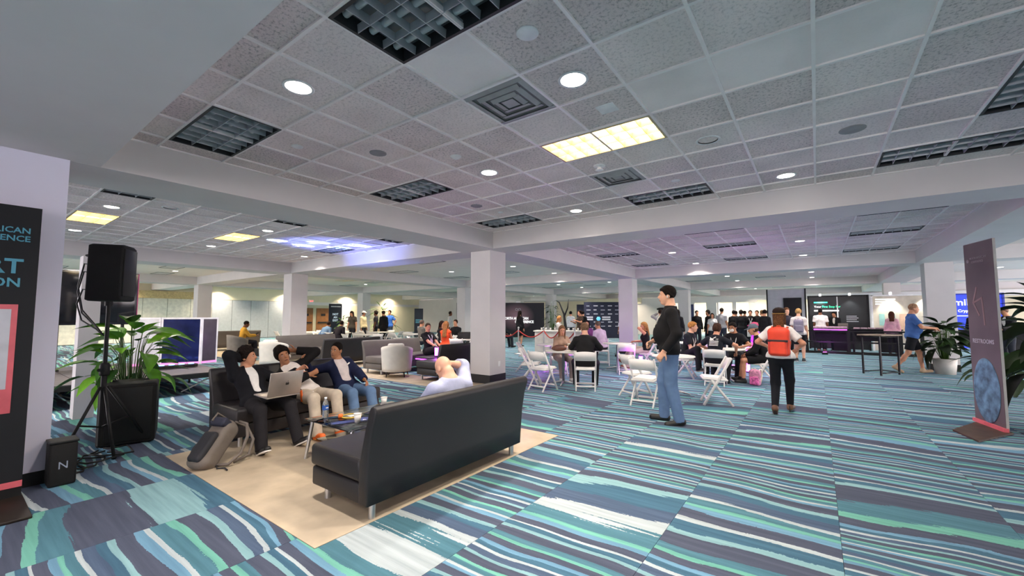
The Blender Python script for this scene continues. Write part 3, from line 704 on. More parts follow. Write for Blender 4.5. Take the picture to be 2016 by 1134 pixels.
# ================================================================ GLASS COFFEE TABLE and what lies on it
m_glass = mat('clear_glass', 'dfeeea', .03, trans=1.0, vary=0, ior=1.45)
ct = thing('coffee_table', 'low glass coffee table with silver legs between the sofas', 'table', (-4.05, 2.93, .006))
MB().rbox((0, 0, .411), (.84, 1.14, .012), .004).build('glass_top', m_glass, ct); MB().rbox((0, 0, .2), (.66, .96, .008), .003).build('glass_shelf', m_glass, ct)
for sx in (-1, 1):
    for sy in (-1, 1): MB().cyl((sx*.40, sy*.55, 0), (sx*.36, sy*.5, .405), .016, .02, n=12).build('leg', m_chrome, ct)
for sx in (-1, 1): MB().cyl((sx*.36, -.5, .395), (sx*.36, .5, .395), .011, n=8).build('rail', m_chrome, ct)
for sy in (-1, 1): MB().cyl((-.36, sy*.5, .395), (.36, sy*.5, .395), .011, n=8).build('rail', m_chrome, ct)
ZT = .424
b = thing('water_bottle', 'clear plastic water bottle with a blue label on the glass table', 'bottle', (-4.33, 2.52, ZT))
MB().lathe([(.026, 0), (.032, .006), (.032, .05), (.030, .075), (.032, .1), (.031, .14), (.022, .175), (.013, .195), (.013, .205), (.001, .205)], n=20).build('body', mat('pet_plastic', 'eaf2f5', .08, trans=.85, vary=0), b)
MB().lathe([(.0325, .085), (.0328, .088), (.0328, .13), (.0325, .133)], n=20, caps=False).build('label', mat('blue_label', '2a5aa8', .4), b); MB().lathe([(.014, .2), (.0145, .201), (.0145, .216), (.001, .217)], n=16).build('cap', mat('cap_white', 'e6eaf0', .4), b)
MB().box2((.0325, -.014, .103), (.0335, .014, .113)).build('label_print', m_trimw, b)
m_cup = mat('white_paper_cup', 'e9e5de', .6, vary=.02)
for x, y, lb in ((-3.86, 2.6, 'white paper cup near the yellow ring on the glass table'), (-4.36, 3.3, 'white paper cup at the far end of the glass table')):
    c = thing('paper_cup', lb, 'cup', (x, y, ZT)); MB().lathe([(.001, .003), (.027, .0), (.038, .092), (.036, .092), (.025, .004)], n=20, caps=False).build('body', m_cup, c); MB().lathe([(.037, .089), (.0405, .09), (.0405, .095), (.037, .096)], n=20, caps=False).build('rim', m_cup, c)
ln = thing('lanyard', 'yellow lanyard ring lying on the glass table', 'lanyard', (-4.15, 2.72, ZT)); MB().tube([(.1*math.cos(a/18*2*math.pi), .1*math.sin(a/18*2*math.pi), .006) for a in range(19)], .006, 6).build('band', mat('yellow_band', 'e0bb4a', .6), ln); MB().rbox((.0, .02, .003), (.07, .1, .005), .002).build('badge_card', m_cup, ln)
ph = thing('phone', 'black phone lying on the glass table', 'phone', (-4.12, 2.93, ZT), .4); MB().rbox((0, 0, .005), (.075, .155, .009), .004).build('body', m_dark, ph); MB().rbox((0, 0, .0102), (.068, .145, .001), .0004).build('screen', mat('screen_glass', '0c0d10', .05), ph)
jb = MB().lathe([(.001, .0), (.024, .0), (.026, .02), (.02, .036), (.001, .038)], n=16).build('bottle_cap', mat('orange_plastic', 'ef7a35', .5), None, (-4.2, 2.62, ZT)); tag(jb, 'small orange cap on the glass table', 'cap')
nb = thing('magazine', 'coloured flyer at the hidden end of the glass table', 'flyer', (-3.78, 2.9, ZT), .5); MB().rbox((0, 0, .002), (.2, .27, .004), .001).build('page', mat('flyer_red', 'b97a64', .5, vary=.25, scale=20), nb)
# lounge table with a glowing lamp, behind
lt = thing('lounge_table', 'low dark table with magenta edge light by the black sofa', 'table', (-8.35, 8.0, .006)); MB().rbox((0, 0, .41), (.55, 1.0, .04), .01).build('tabletop', m_blk2, lt); MB().box2((-.26, -.51, .37), (.26, -.5, .39)).build('glow_strip', mat('magenta_strip', 'e05cff', .4, emit=5, ecol='d63cff'), lt)
for sx in (-1, 1):
    for sy in (-1, 1): MB().cyl((sx*.23, sy*.45, 0), (sx*.23, sy*.45, .39), .02, n=10).build('leg', m_dark, lt)
m_mag = mat('magenta_lamp', 'ff7bff', .4, emit=7, ecol='d24bff')
def glow(x, y, z, h, label, power=10):
    t = thing('glow_lamp', label, 'lamp', (x, y, z)); MB().lathe([(.05, 0), (.055, .01), (.055, .03), (.001, .03)], n=16).build('base', m_dark, t)
    MB().lathe([(.045, .03), (.045, h), (.001, h)], n=16, caps=False).build('tube', m_mag, t); MB().lathe([(.048, h), (.05, h+.02), (.001, h+.025)], n=16).build('cap', m_dark, t)
    l = bpy.data.lights.new('glow_light', 'POINT'); l.energy = power; l.color = (.75, .12, 1); l.shadow_soft_size = .07; o = bpy.data.objects.new('glow_light', l); COL.objects.link(o); o.location = (x, y, z+h+.1)
    return t
glow(-8.2, 7.85, .437, .24, 'glowing magenta tube lamp on the low dark table', 4)
# magenta uplights by the tables
def uplight(x, y, target, label, power=90, col=(.72, .1, 1)):
    t = thing('uplight', label, 'lamp', (x, y, 0)); MB().rbox((0, 0, .05), (.2, .16, .09), .02).build('body', m_dark, t); MB().cyl((0, 0, .095), (0, 0, .1), .06, n=16).build('lens', m_mag, t); MB().tube([(-.11, 0, .05), (-.12, 0, .12), (-.09, 0, .14)], .008, 6).build('bracket', m_dark, t)
    spot('uplight_beam', (x, y, .13), target, power, 1.9, col, .8, .05)
uplight(-6.3, 10.4, (-5.4, 9.3, .5), 'small magenta floor light under the magenta table', 110)
uplight(-6.0, 14.9, (-6.2, 16.3, 1.6), 'small magenta floor light at the foot of the purple column', 18, (.6, .2, 1))
uplight(-2.0, 13.6, (-1.3, 13.2, .9), 'small magenta floor light behind the person in the cap', 25)
uplight(.2, 20.6, (.6, 21.4, .8), 'small magenta floor light below the black railing', 30)
glow(-3.65, 10.55, 0, .5, 'glowing magenta tube standing on the floor near the blonde woman', 8); glow(-1.55, 12.9, .0, .75, 'tall glowing magenta tube behind the masked man', 10)
# ================================================================ LEFT: loudspeaker, tripod, subwoofer, stage
m_pblk = mat('black_plastic', '141414', .55, vary=.1); m_tex = mat('black_textured_paint', '151414', .75, bump=.3, bscale=220)
PX, PY = -6.40, 1.12
ts = thing('speaker_stand', 'black tripod stand carrying the loudspeaker beside the white wall', 'stand', (PX, PY, 0))
MB().cyl((0, 0, .12), (0, 0, 1.74), .019, n=14).build('pole', m_pblk, ts); MB().cyl((0, 0, .1), (0, 0, 1.0), .026, n=14).build('lower_tube', m_pblk, ts); MB().lathe([(.04, .86), (.045, .88), (.045, .97), (.032, 1.0)], n=14).build('collar', m_pblk, ts); MB().cyl((.03, -.02, .93), (.09, -.06, .93), .018, n=10).build('knob', m_pblk, ts)
for k, (fx, fy) in enumerate(((.12, -.28-.05), (.32, .06), (-.2, .46))):
    MB().tube([(fx*.08, fy*.08, .74), (fx, fy, .02)], .015, 8).build('leg', m_pblk, ts); MB().tube([(0, 0, .3), (fx*.55, fy*.55, .36)], .01, 6).build('brace', m_pblk, ts); MB().ell((fx, fy, .02), (.024, .024, .02)).build('rubber_foot', m_pblk, ts)
ls = thing('loudspeaker', 'black loudspeaker on the tripod stand, turned to the hall', 'speaker', (PX, PY, 1.69), face_yaw(.55, .84))
bd = MB(); bd.bm(soft_prism([(-.175, 0), (-.16, .60), (-.1, .62), (.1, .62), (.16, .60), (.175, 0), (.12, -.01), (-.12, -.01)], -.14, .165, .02)); bd.build('cabinet', m_tex, ls)
MB().rbox((0, .168, .31), (.28, .02, .53), .008).build('grille', m_pblk, ls)
MB().tube([(-.07, -.14, .5), (-.07, -.185, .49), (.07, -.185, .49), (.07, -.14, .5)], .013, 8).build('rear_handle', m_pblk, ls); MB().rbox((0, -.145, .2), (.2, .02, .24), .008).build('connector_panel', m_pblk, ls); MB().cyl((0, 0, -.06), (0, 0, .01), .035, n=12).build('pole_mount', m_pblk, ls)
for k, dz in enumerate((.34, .25, .05)):
    o = MB().tube([(PX-.17, PY-.1, 1.75+dz), (PX-.30, PY-.17, 1.77+dz), (PX-.37, PY-.2, 1.62+dz*.7), (PX-.33, PY-.16, 1.45+dz*.4), (PX-.14, PY-.06, 1.36+dz*.1), (PX-.03, PY-.02, 1.3)], .008, 6).build('speaker_cable', m_pblk); tag(o, ['black cable looping highest behind the loudspeaker', 'black cable looping in the middle behind the loudspeaker', 'black cable looping lowest behind the loudspeaker'][k], 'cable')
sb = thing('subwoofer', 'big black subwoofer box on the floor in front of the plant', 'speaker', (-6.90, 1.46, 0), face_yaw(.96, -.28))
MB().rbox((0, 0, .36), (.52, .60, .70), .03, seg=3).build('cabinet', m_tex, sb); MB().rbox((0, .305, .36), (.44, .012, .62), .005).build('grille', m_pblk, sb)
for s_ in (-1, 1): MB().rbox((s_*.258, 0, .42), (.012, .17, .08), .005).build('handle_recess', m_dark, sb)
for x, y in ((-.2, -.24), (.2, -.24), (-.2, .24), (.2, .24)): MB().cyl((x, y, 0), (x, y, .02), .025, n=10).build('rubber_foot', m_dark, sb)
rnd = random.Random(4)
for k in range(4):
    a0 = k*1.3; cx, cy = -6.02-.08*k, 1.0+.14*k-.2
    pts = [(cx+(.2+.05*math.sin(a*2.3+k))*math.cos(a0+a*.6)*1.0, cy+(.16+.04*math.sin(a*1.7))*math.sin(a0+a*.6), .012+.012*k) for a in range(11)]
    tag(MB().tube(pts, .009, 6).build('floor_cable', m_pblk), ['coiled black cable at the tripod foot, nearest the banner', 'coiled black cable between the tripod legs', 'black cable coil in front of the subwoofer', 'loose end of black cable by the subwoofer corner'][k], 'cable')
# black box by the banner
bx = thing('equipment_case', 'black case with a pale letter standing between banner and tripod', 'case', (-5.86+.24, .735, 0), 0)
MB().rbox((0, 0, .19), (.2, .18, .38), .02).build('body', m_tex, bx); text('lettering', 'N', .09, mat('pale_print', '9aa3b5', .6), bx, (.101, .0, .18), facing((1, 0))); MB().rbox((0, 0, .385), (.21, .19, .02), .006).build('lid', m_pblk, bx)
# stage
st = thing('stage', 'low black stage platform on legs behind the loudspeaker', 'stage', (-11.6, .9, 0))
m_stage = mat('stage_deck', '4b474c', .6, vary=.1, scale=5, bump=.1)
for k in range(5):
    y0_ = -2.65+k*1.07; MB().box2((-1.75, y0_, .36), (1.77, y0_+1.06, .40)).build('deck_panel', m_stage, st)
MB().box2((1.74, -2.65, .3), (1.78, 2.7, .385)).build('edge_rail', m_pblk, st); MB().box2((-1.75, 2.66, .3), (1.77, 2.7, .385)).build('edge_rail', m_pblk, st)
for x in (-1.6, 0, 1.6):
    for y in (-2.5, -1.2, .1, 1.4, 2.55): MB().cyl((x, y, 0), (x, y, .36), .025, n=8).build('leg', m_chrome if x == 1.6 else m_dark, st)
for y in (-2.5, .1, 2.55): MB().cyl((1.6, y-.6 if y > 0 else y+.6, .05), (1.6, y, .33), .014, n=6).build('brace', m_chrome, st)
MB().box2((-1.6, -2.6, 0), (-1.55, 2.6, .36)).build('back_skirt', m_dark, st)
# glass fronted booth on stage
m_navy = mat('navy_gloss_panel', '1b2250', .12, vary=.2, scale=3); m_wfr = mat('white_booth_frame', 'e6e6ee', .4)
bo = thing('stage_booth', 'white framed booth with dark blue glossy panels on the stage', 'booth', (-12.2, 3.1, .4), face_yaw(.9, -.42))
for k, (a, b_) in enumerate((((-.72, -.05), (-.02, .0)), ((.02, .0), (.50, -.06)), ((-1.0, -.3), (-.74, -.06)))):
    A = Vector((a[0], a[1]+.3, 0)); B_ = Vector((b_[0], b_[1]+.3, 0)); d = B_-A; R = Matrix.Rotation(math.atan2(d.y, d.x), 3, 'Z'); mid = (A+B_)/2
    MB().box(mid+Vector((0, 0, .55)), (d.length-.03, .03, .98), R).build('glossy_panel', (m_navy, mat('white_gloss_panel', 'cfd3da', .2), mat('smoke_panel', '4a4450', .15))[k], bo)
    MB().box(mid+Vector((0, 0, 1.06)), (d.length, .04, .035), R).build('top_rail', m_wfr, bo); MB().box(mid+Vector((0, 0, .035)), (d.length, .04, .05), R).build('bottom_rail', mat('pink_rail', 'e59ac8', .4, emit=.5, ecol='e070c0'), bo)
    for q in (A, B_): MB().box(q+Vector((0, 0, .54)), (.035, .035, 1.08), R).build('post', m_wfr, bo)
# dark monitor wall on stage
sc = thing('video_screen', 'large dark video screen standing on the stage behind the loudspeaker', 'screen', (-12.6, 1.95, .4))
MB().rbox((0, 0, 1.5), (.08, 1.45, 1.15), .015).build('panel', mat('dark_screen', '1c1d26', .25), sc); MB().rbox((.042, 0, 1.5), (.006, 1.36, 1.06), .002).build('screen', mat('dark_screen_face', '14151c', .12), sc); MB().box2((.0, .72, .93), (.045, .735, 2.07)).build('edge_light', mat('pink_edge', '7a3a5c', .4, emit=.12, ecol='d04a90'), sc)
for s_ in (-1, 1): MB().cyl((0, s_*.5, 0), (0, s_*.5, 1.0), .03, n=8).build('stand_leg', m_pblk, sc); MB().box2((-.25, s_*.5-.04, 0), (.25, s_*.5+.04, .03)).build('stand_foot', m_pblk, sc)
# blue stage lights that throw the glare on the ceiling
bar = thing('light_bar', 'row of small blue stage lights on the stage floor', 'lamp', (-11.0, 2.95, .4), 0)
MB().rbox((0, 0, .05), (.12, .9, .07), .015).build('body', m_pblk, bar)
for k, (tx, ty, pw) in enumerate(((-10.75, 4.85, 3600), (-10.95, 5.6, 4200), (-10.2, 5.6, 3000), (-10.5, 6.35, 4200), (-9.8, 6.45, 3600))):
    MB().cyl((0, -.34+k*.17, .085), (0, -.34+k*.17, .1), .05, n=14).build('lens', mat('blue_lens', '88a8ff', .3, emit=5, ecol='5577ff'), bar)
    spot('stage_beam', (-11.0, 2.61+k*.17, .52), (tx, ty, ZC), pw, .105, (.45, .62, 1.0), .35, .02)
spot('stage_wash', (-11.0, 3.1, .55), (-10.2, 6.4, ZC), 1100, .75, (.2, .28, 1.0), 1.0, .05)
# ================================================================ PEOPLE
def Rz(a): c, s = math.cos(a), math.sin(a); return np.array([[c, -s, 0], [s, c, 0], [0, 0, 1.]])
def Rx(a): c, s = math.cos(a), math.sin(a); return np.array([[1., 0, 0], [0, c, -s], [0, s, c]])
def Ry(a): c, s = math.cos(a), math.sin(a); return np.array([[c, 0, s], [0, 1., 0], [-s, 0, c]])
def unit(v): return v/max(np.linalg.norm(v), 1e-9)
def ik(a, t, l1, l2, pole):
    """two bone chain from a to t, bending towards pole; returns (joint, end)"""
    d = t-a; D = np.linalg.norm(d); D2 = min(D, (l1+l2)*.995); e = unit(d); D2 = max(D2, abs(l1-l2)+.01)
    x = (l1*l1-l2*l2+D2*D2)/(2*D2); h = math.sqrt(max(l1*l1-x*x, 0)); p = V3(pole); p = unit(p-e*(p @ e))
    return a+e*x+p*h, a+e*D2
def cloth(col, rough=.85): 
    c = col if isinstance(col, str) else '%02x%02x%02x' % tuple(col)
    return mat('cloth_'+c, c, rough, vary=.07, scale=9, bump=.15, bscale=90, spec=.25)
def skinm(col): return mat('skin_'+col, col, .5, vary=.05, scale=14, spec=.35)
def hairm(col): return mat('hair_'+col, col, .8, vary=.3, scale=60, bump=.9, bscale=55, spec=.15)
SK = {'fair': 'd9a58a', 'light': 'c98f70', 'tan': 'a97555', 'brown': '7a4d36', 'dark': '4c3024'}
def person(label, x, y, dx, dy, h=1.75, z=0, vox=.014, sit=None, lean=0., slouch=None, side=0., twist=0., head=(0, 0, 0), hands=None, poles=None, feet=None, knees=None, palm=None, curl=.5,
           skin='light', hair=('short', '2a1d16'), top=('long', '222226'), inner=None, jacket=None, legs=('long', '2a2d35'), shoes='1d1b1b', sole=None, female=False, belly=0., build=1., lanyard=None, group=None, face=True, extra=None):
    """one figure in its own frame: +y is where it faces, +x its right hand side"""
    s = h/1.75; T_ = thing('person', label, 'person', (x, y, z), face_yaw(dx, dy), group)
    sh = .156*(.9 if female else 1.)*build
    if sit is None: P0 = V3(0, 0, .968)
    else: P0 = V3(0, -.02, sit/s+.105)
    Rt = Rz(-twist) @ Ry(side) @ Rx(-lean); Rh2 = Rz(-twist*.4) @ Ry(side*.5) @ Rx(-(lean*.5 if slouch is None else slouch))
    waist = P0+Rh2 @ V3(0, 0, .15); chest = waist+Rt @ V3(0, .005, .20); nb = chest+Rt @ V3(0, -.015, .165)
    S_ = [nb+Rt @ V3(q*sh, 0, -.078) for q in (-1, 1)]
    Rhd = Rz(-head[0]) @ Rx(head[1]) @ Ry(head[2]); hc = nb+Rt @ V3(0, .012, .042)+Rhd @ V3(0, .028, .122)
    hip = [P0+V3(q*.088, 0, -.02) for q in (-1, 1)]
    A = []
    for i, q in enumerate((-1, 1)):
        if feet is not None and feet[i] is not None: t = V3(feet[i])/s
        elif sit is None: t = V3(q*.10, -.01, .085)
        else: t = V3(q*.12, .47, .085)
        pole = V3(knees[i]) if knees else (V3(q*.05, 1, 0) if sit is None else V3(q*.12, .5, 1))
        k, a = ik(hip[i], t, .44, .43, pole); A.append((k, a))
    W = []
    for i, q in enumerate((-1, 1)):
        if hands is not None and hands[i] is not None: t = V3(hands[i])/s
        elif sit is None: t = V3(q*.24, .06, .80)
        else: t = V3(q*.14, .30, P0[2]+.08)
        pole = V3(poles[i]) if poles and poles[i] is not None else V3(q*.6, -1, -.5)
        e, w_ = ik(S_[i], t, .285, .255, pole); W.append((e, w_))
    fw = Rt @ V3(0, 1, 0)
    B = build
    # ---- body
    b = SDF(vox/s)
    def torso(D, inf, k=.05, cuts=()):
        tx = (fw, .70)
        D.cone(hip[0], hip[1], .100*B+inf+(.012 if female else 0)+(.007 if inf else 0), k=k, cuts=cuts); D.cone(P0, waist, .142*B+inf+(.007 if inf else 0), (.118 if female else .132)*B+inf+belly*.3, k, tx, cuts)
        D.cone(waist, chest, (.118 if female else .132)*B+inf+belly*.3, .148*B+inf, k, tx, cuts); D.cone(chest, nb-Rt @ V3(0, 0, .03), .148*B+inf, .09+inf, k, (fw, .74), cuts)
        D.cone(S_[0], S_[1], .050*B+inf*.7, k=k, cuts=cuts)
        for q_ in (0, 1): D.cone(nb-Rt @ V3(0, 0, .02), S_[q_], .05+inf*.6, .042+inf*.6, k, None, cuts)
        if belly: D.ell(waist+Rt @ V3(0, .055+belly*.25, .02), (.13+belly*.4+inf, .09+belly+inf*.7, .15+belly*.3+inf), Rt, k, cuts)
        if female:
            for q in (-1, 1): D.ell(chest+Rt @ V3(q*.07, .085, .0), (.062+inf*.5, .055+inf*.5, .062+inf*.5), Rt, .04, cuts)
    torso(b, 0)
    hb = nb+Rt @ V3(0, .012, .042)
    b.cone(nb-Rt @ V3(0, 0, .02), hb+Rhd @ V3(0, -.005, .05), .058*min(B, 1.1), .053*min(B, 1.1), .03)
    for i in (0, 1):
        b.cone(S_[i], W[i][0], .050*B, .040*B, .03); b.cone(W[i][0], W[i][1], .041*B, .027, .02)
        b.cone(hip[i], A[i][0], .088*B, .056*B, .05); b.cone(A[i][0], A[i][1], .056*B, .036, .03); b.ell(A[i][0]*.62+A[i][1]*.38-unit(np.cross(np.cross(A[i][0]-A[i][1], V3(0, 1, .3)), A[i][0]-A[i][1]))*.0, (.046*B, .048*B, .09), None, .03)
    H = lambda *p: hc+Rhd @ V3(*p)
    b.ell(H(0, -.012, .03), (.074, .094, .090), Rhd, .02); b.ell(H(0, .03, -.032), (.058, .064, .088), Rhd, .025)
    b.ell(H(0, .054, -.098), (.032, .028, .024), Rhd, .022)
    if vox < .02:
        b.cone(H(0, .088, .016), H(0, .108, -.026), .007, .0125, .012); b.cone(H(-.035, .078, .022), H(.035, .078, .022), .012, k=.012)
        for q in (-1, 1):
            b.ell(H(q*.074, -.01, -.012), (.010, .023, .032), Rhd, .008)
            b.ell(H(q*.03, .10, .003), (.017, .014, .010), Rhd, .010, (), True)
        b.cone(H(-.016, .088, -.064), H(.016, .088, -.064), .0085, k=.008)
    # hands
    for i, q in enumerate((-1, 1)):
        wv = W[i][1]; d = unit(W[i][1]-W[i][0]); pn = V3(palm[i]) if palm and palm[i] is not None else V3(-q*.8, .2, -.6)
        pn = unit(pn-d*(pn @ d)); sd = np.cross(d, pn)*(1 if q < 0 else -1)     # towards the thumb
        kn = wv+d*.095
        b.cone(wv, kn, .030, .036, .015, (pn, .42))
        cu = curl[i] if isinstance(curl, (tuple, list)) else curl
        if vox < .02:
            for o_, L in ((.030, .072), (.011, .082), (-.009, .078), (-.028, .060)):
                p = kn+sd*o_; dd = d
                for sg in (.45, .32, .23):
                    dd = unit(dd*math.cos(cu*.75)+unit(pn-dd*(pn @ dd))*math.sin(cu*.75)); n_ = p+dd*L*sg*1.05; b.cone(p, n_, .0088, .0082, .004); p = n_
            p = wv+d*.03+sd*.028; dd = unit(d*.75+sd*.75+pn*.15); n_ = p+dd*.045; b.cone(p, n_, .012, .0105, .008); b.cone(n_, n_+unit(dd+d*.4+pn*.4*cu)*.035, .0105, .008, .005)
        else: b.cone(kn, kn+unit(d+pn*cu)*.07, .030, .022, .012, (pn, .45)); b.cone(wv+d*.03+sd*.025, wv+d*.08+sd*.05, .013, .011, .01)
    def put(D, name, m, par=T_):
        me = D.mesh(name); me.materials.append(m); o = link(name, me, par); o.scale = (s, s, s) if par is T_ else (1, 1, 1); return o
    body = put(b, 'body', skinm(SK.get(skin, skin)))
    gv = max(vox, .010)/s; up = Rt @ V3(0, 0, 1)
    def sleeves(D, kind, inf):
        for i in (0, 1):
            e, w_ = W[i]; u = unit(e-S_[i]); f = unit(w_-e)
            if kind == 'short': c = S_[i]+u*.20; D.cone(S_[i], S_[i]+u*.26, .052*B+inf, .052*B+inf+.006, .03, None, [(c, u)])
            elif kind == 'half': c = e+f*.02; D.cone(S_[i], e, .050*B+inf, .046*B+inf, .03); D.cone(e, e+f*.08, .048*B+inf, .045+inf, .02, None, [(c, f)])
            elif kind == 'rolled': c = e+f*.10; D.cone(S_[i], e, .050*B+inf, .044*B+inf, .03); D.cone(e, e+f*.16, .045*B+inf, .045+inf, .02, None, [(c, f)])
            elif kind == 'long': D.cone(S_[i], e, .050*B+inf, .044*B+inf, .03); D.cone(e, w_+f*.03, .045*B+inf, .034+inf, .02, None, [(w_-f*.005, f)])
            elif kind == 'none': pass
    def garment(kind, col, inf, hem, name, opening=None, m=None):
        D = SDF(gv); low = P0+V3(0, 0, hem); neck = nb+Rt @ V3(0, -.01, .012+inf*.4)
        torso(D, inf, .04, [(low, V3(0, 0, -1)), (neck, up)])
        sleeves(D, kind, inf)
        if kind == 'none':
            for i in (0, 1): pass
        if opening:
            a_, b_ = opening[:2]; f0 = nb+fw*.115+up*.05; f1 = waist+up*.02+fw*(.135+belly); D.cone(f0, f1, a_, b_, .01, sub=True)
            if len(opening) > 2: D.cone(f1, P0+V3(0, .06, .12), b_, opening[2], .01, sub=True)
        return put(D, name, m or cloth(col))
    if inner: garment('none', inner, .008, -.04 if sit else -.06, 'shirt')
    if top:
        nm = top[2] if len(top) > 2 else 'shirt'; garment(top[0], top[1], .016, (top[3] if len(top) > 3 else (-.02 if sit else -.08)), nm, opening=(.05, .022) if inner else None)
    if jacket: garment('long', jacket[0], .024, -.03 if sit else -.14, 'jacket', opening=jacket[1] if len(jacket) > 1 else (.075, .05))
    # legs
    if legs:
        D = SDF(gv); inf = .014; k = legs[0]; tb = P0+V3(0, 0, .06)
        D.cone(hip[0], hip[1], .100*B+inf, k=.04, cuts=[(tb, V3(0, 0, 1))]); D.cone(P0-V3(0, 0, .02), P0+V3(0, 0, .1), .138*B+inf, .135*B+inf+belly*.2, .04, (V3(0, 1, 0), .72), [(tb, V3(0, 0, 1))])
        for i in (0, 1):
            kn, an = A[i]; u = unit(kn-hip[i]); f = unit(an-kn)
            if k == 'short': D.cone(hip[i], kn, .095*B+inf, .075*B+inf, .03, None, [(kn-u*.07, u)])
            elif k == 'skirt': D.cone(hip[i], kn, .1*B+inf, .09*B+inf, .08, None, [(kn-u*.03, u)])
            elif k == 'slim': D.cone(hip[i], kn,   .088*B+.012, .062*B+.014, .03); D.cone(kn, an+f*.05, .062*B+.014, .036+.012, .03, None, [(an+f*.0, f)])
            else: D.cone(hip[i], kn, .090*B+inf, .062*B+inf, .03); D.cone(kn, an+f*.10, .060*B+inf, .050+inf, .02, None, [(an+f*.045, f)])
        put(D, {'short': 'shorts', 'skirt': 'skirt'}.get(k, 'trousers'), cloth(legs[1]))
    # shoes
    if shoes:
        for i, q in enumerate((-1, 1)):
            kn, an = A[i]; f = unit(an-kn); up_ = -f if abs(f[2]) > .5 else V3(0, 0, 1.)
            fwd_ = V3(q*.12, 1, 0); fwd_ = unit(fwd_-up_*(fwd_ @ up_)); D = SDF(min(gv, .012/s)); heel = an-up_*.05-fwd_*.03; toe = an-up_*.055+fwd_*.155; cutp = an-up_*.085
            D.cone(an+up_*.03, an-up_*.03-fwd_*.01, .046, .05, .03, None, [(cutp, -up_), (an+up_*.035, up_)]); D.cone(heel, toe, .044, .040, .03, None, [(cutp, -up_)]); 
            so = put(D, 'shoe', mat('shoe_'+shoes, shoes, .5, vary=.08)); 
            if sole:
                E_ = SDF(min(gv, .012/s)); side_ = np.cross(fwd_, up_); E_.cone(heel-up_*.024, toe-up_*.022, .046, .043, .01, (up_, .45), [(cutp, -up_), (an-up_*.058, up_)]); put(E_, 'sole', mat('sole_'+sole, sole, .6), so)
    # hair
    if hair:
        kind, hcol = hair; hm = hairm(hcol); D = SDF(min(gv, .012/s))
        hl = (H(0, .058, .055), Rhd @ V3(0, .86, -.5)); lowc = (H(0, 0, -.055), Rhd @ V3(0, .35, -1)); sdc = (H(0, .03, .0), Rhd @ V3(0, .95, -.3))
        if kind in ('short', 'thick', 'curly', 'crop'):
            g_ = {'short': .010, 'thick': .02, 'curly': .026, 'crop': .006}[kind]
            D.ell(H(0, -.014, .036), (.074+g_, .095+g_, .090+g_), Rhd, .01, [hl, lowc])
            if vox < .02 and kind != 'crop':
                rr = random.Random(len(label)); 
                for j_ in range(26):      # ragged hairline and sides
                    a_ = -2.2+4.4*j_/25; fy = math.cos(a_); v = V3(math.sin(a_)*.079, -.012+.088*fy, .052+.024*max(0, fy)-.075*max(0, -fy+.35)+rr.uniform(-.006, .006))
                    D.ell(hc+Rhd @ v, (.013, .012, .017), Rhd, .012)
            if kind in ('thick', 'curly'):
                rr = random.Random(len(label)*7+ord(label[0]))
                for _ in range(22 if kind == 'curly' else 12):
                    a_ = rr.uniform(0, 6.28); t_ = rr.uniform(.1, 1.15); v = V3(math.sin(t_)*math.cos(a_)*.08, math.sin(t_)*math.sin(a_)*.095-.02, math.cos(t_)*.092+.05)
                    if v[1] > .07 and v[2] < .075: continue
                    D.ell(hc+Rhd @ v, (.026, .026, .02), Rhd, .015)
        elif kind in ('long', 'verylong', 'bob'):
            L = {'bob': .13, 'long': .26, 'verylong': .42}[kind]
            D.ell(H(0, -.016, .036), (.087, .107, .103), Rhd, .01, [hl])
            bk = Rt @ V3(0, -1, 0); dn = V3(0, -.15, -1)
            for q in (-1, 0, 1): D.cone(H(q*.045, -.065, .02), H(q*.05, -.075, -.05)+dn*L*.8+bk*.02, .045, .028, .03)
            for q in (-1, 1): D.cone(H(q*.078, .0, .02), H(q*.078, .02, -.08)+dn*L*.55, .024, .018, .02)
        elif kind == 'bun':
            D.ell(H(0, -.014, .036), (.083, .104, .099), Rhd, .01, [hl, lowc]); D.ell(H(0, -.12, .04), (.045, .045, .045), Rhd, .01)
        elif kind == 'cap':
            D.ell(H(0, -.012, .04), (.087, .108, .095), Rhd, .01, [(H(0, 0, .03), Rhd @ V3(0, .1, -1))]); D.ell(H(0, .12, .03), (.07, .07, .012), Rhd, .01)
        elif kind == 'fringe': D.ell(H(0, -.016, -.01), (.078, .094, .07), Rhd, .01, [(H(0, .0, .03), Rhd @ V3(0, .3, 1)), (H(0, .0, 0), Rhd @ V3(0, 1, 0)), (H(0, 0, -.06), Rhd @ V3(0, .2, -1))])
        elif kind == 'hood': D.ell(H(0, -.02, .02), (.098, .118, .118), Rhd, .02, [(H(0, .05, 0), Rhd @ V3(0, 1, -.1))]); D.cone(H(0, -.06, -.08), nb, .09, .1, .03)
        put(D, {'cap': 'cap', 'hood': 'hood'}.get(kind, 'hair'), cloth(hcol) if kind in ('cap', 'hood') else hm)
        if kind == 'cap' :
            D = SDF(min(gv, .012/s)); D.ell(H(0, -.016, -.015), (.08, .097, .06), Rhd, .01, [(H(0, .02, 0), Rhd @ V3(0, .9, -.2)), (H(0, 0, -.06), Rhd @ V3(0, .3, -1))]); put(D, 'hair', hairm('3a2a20'))
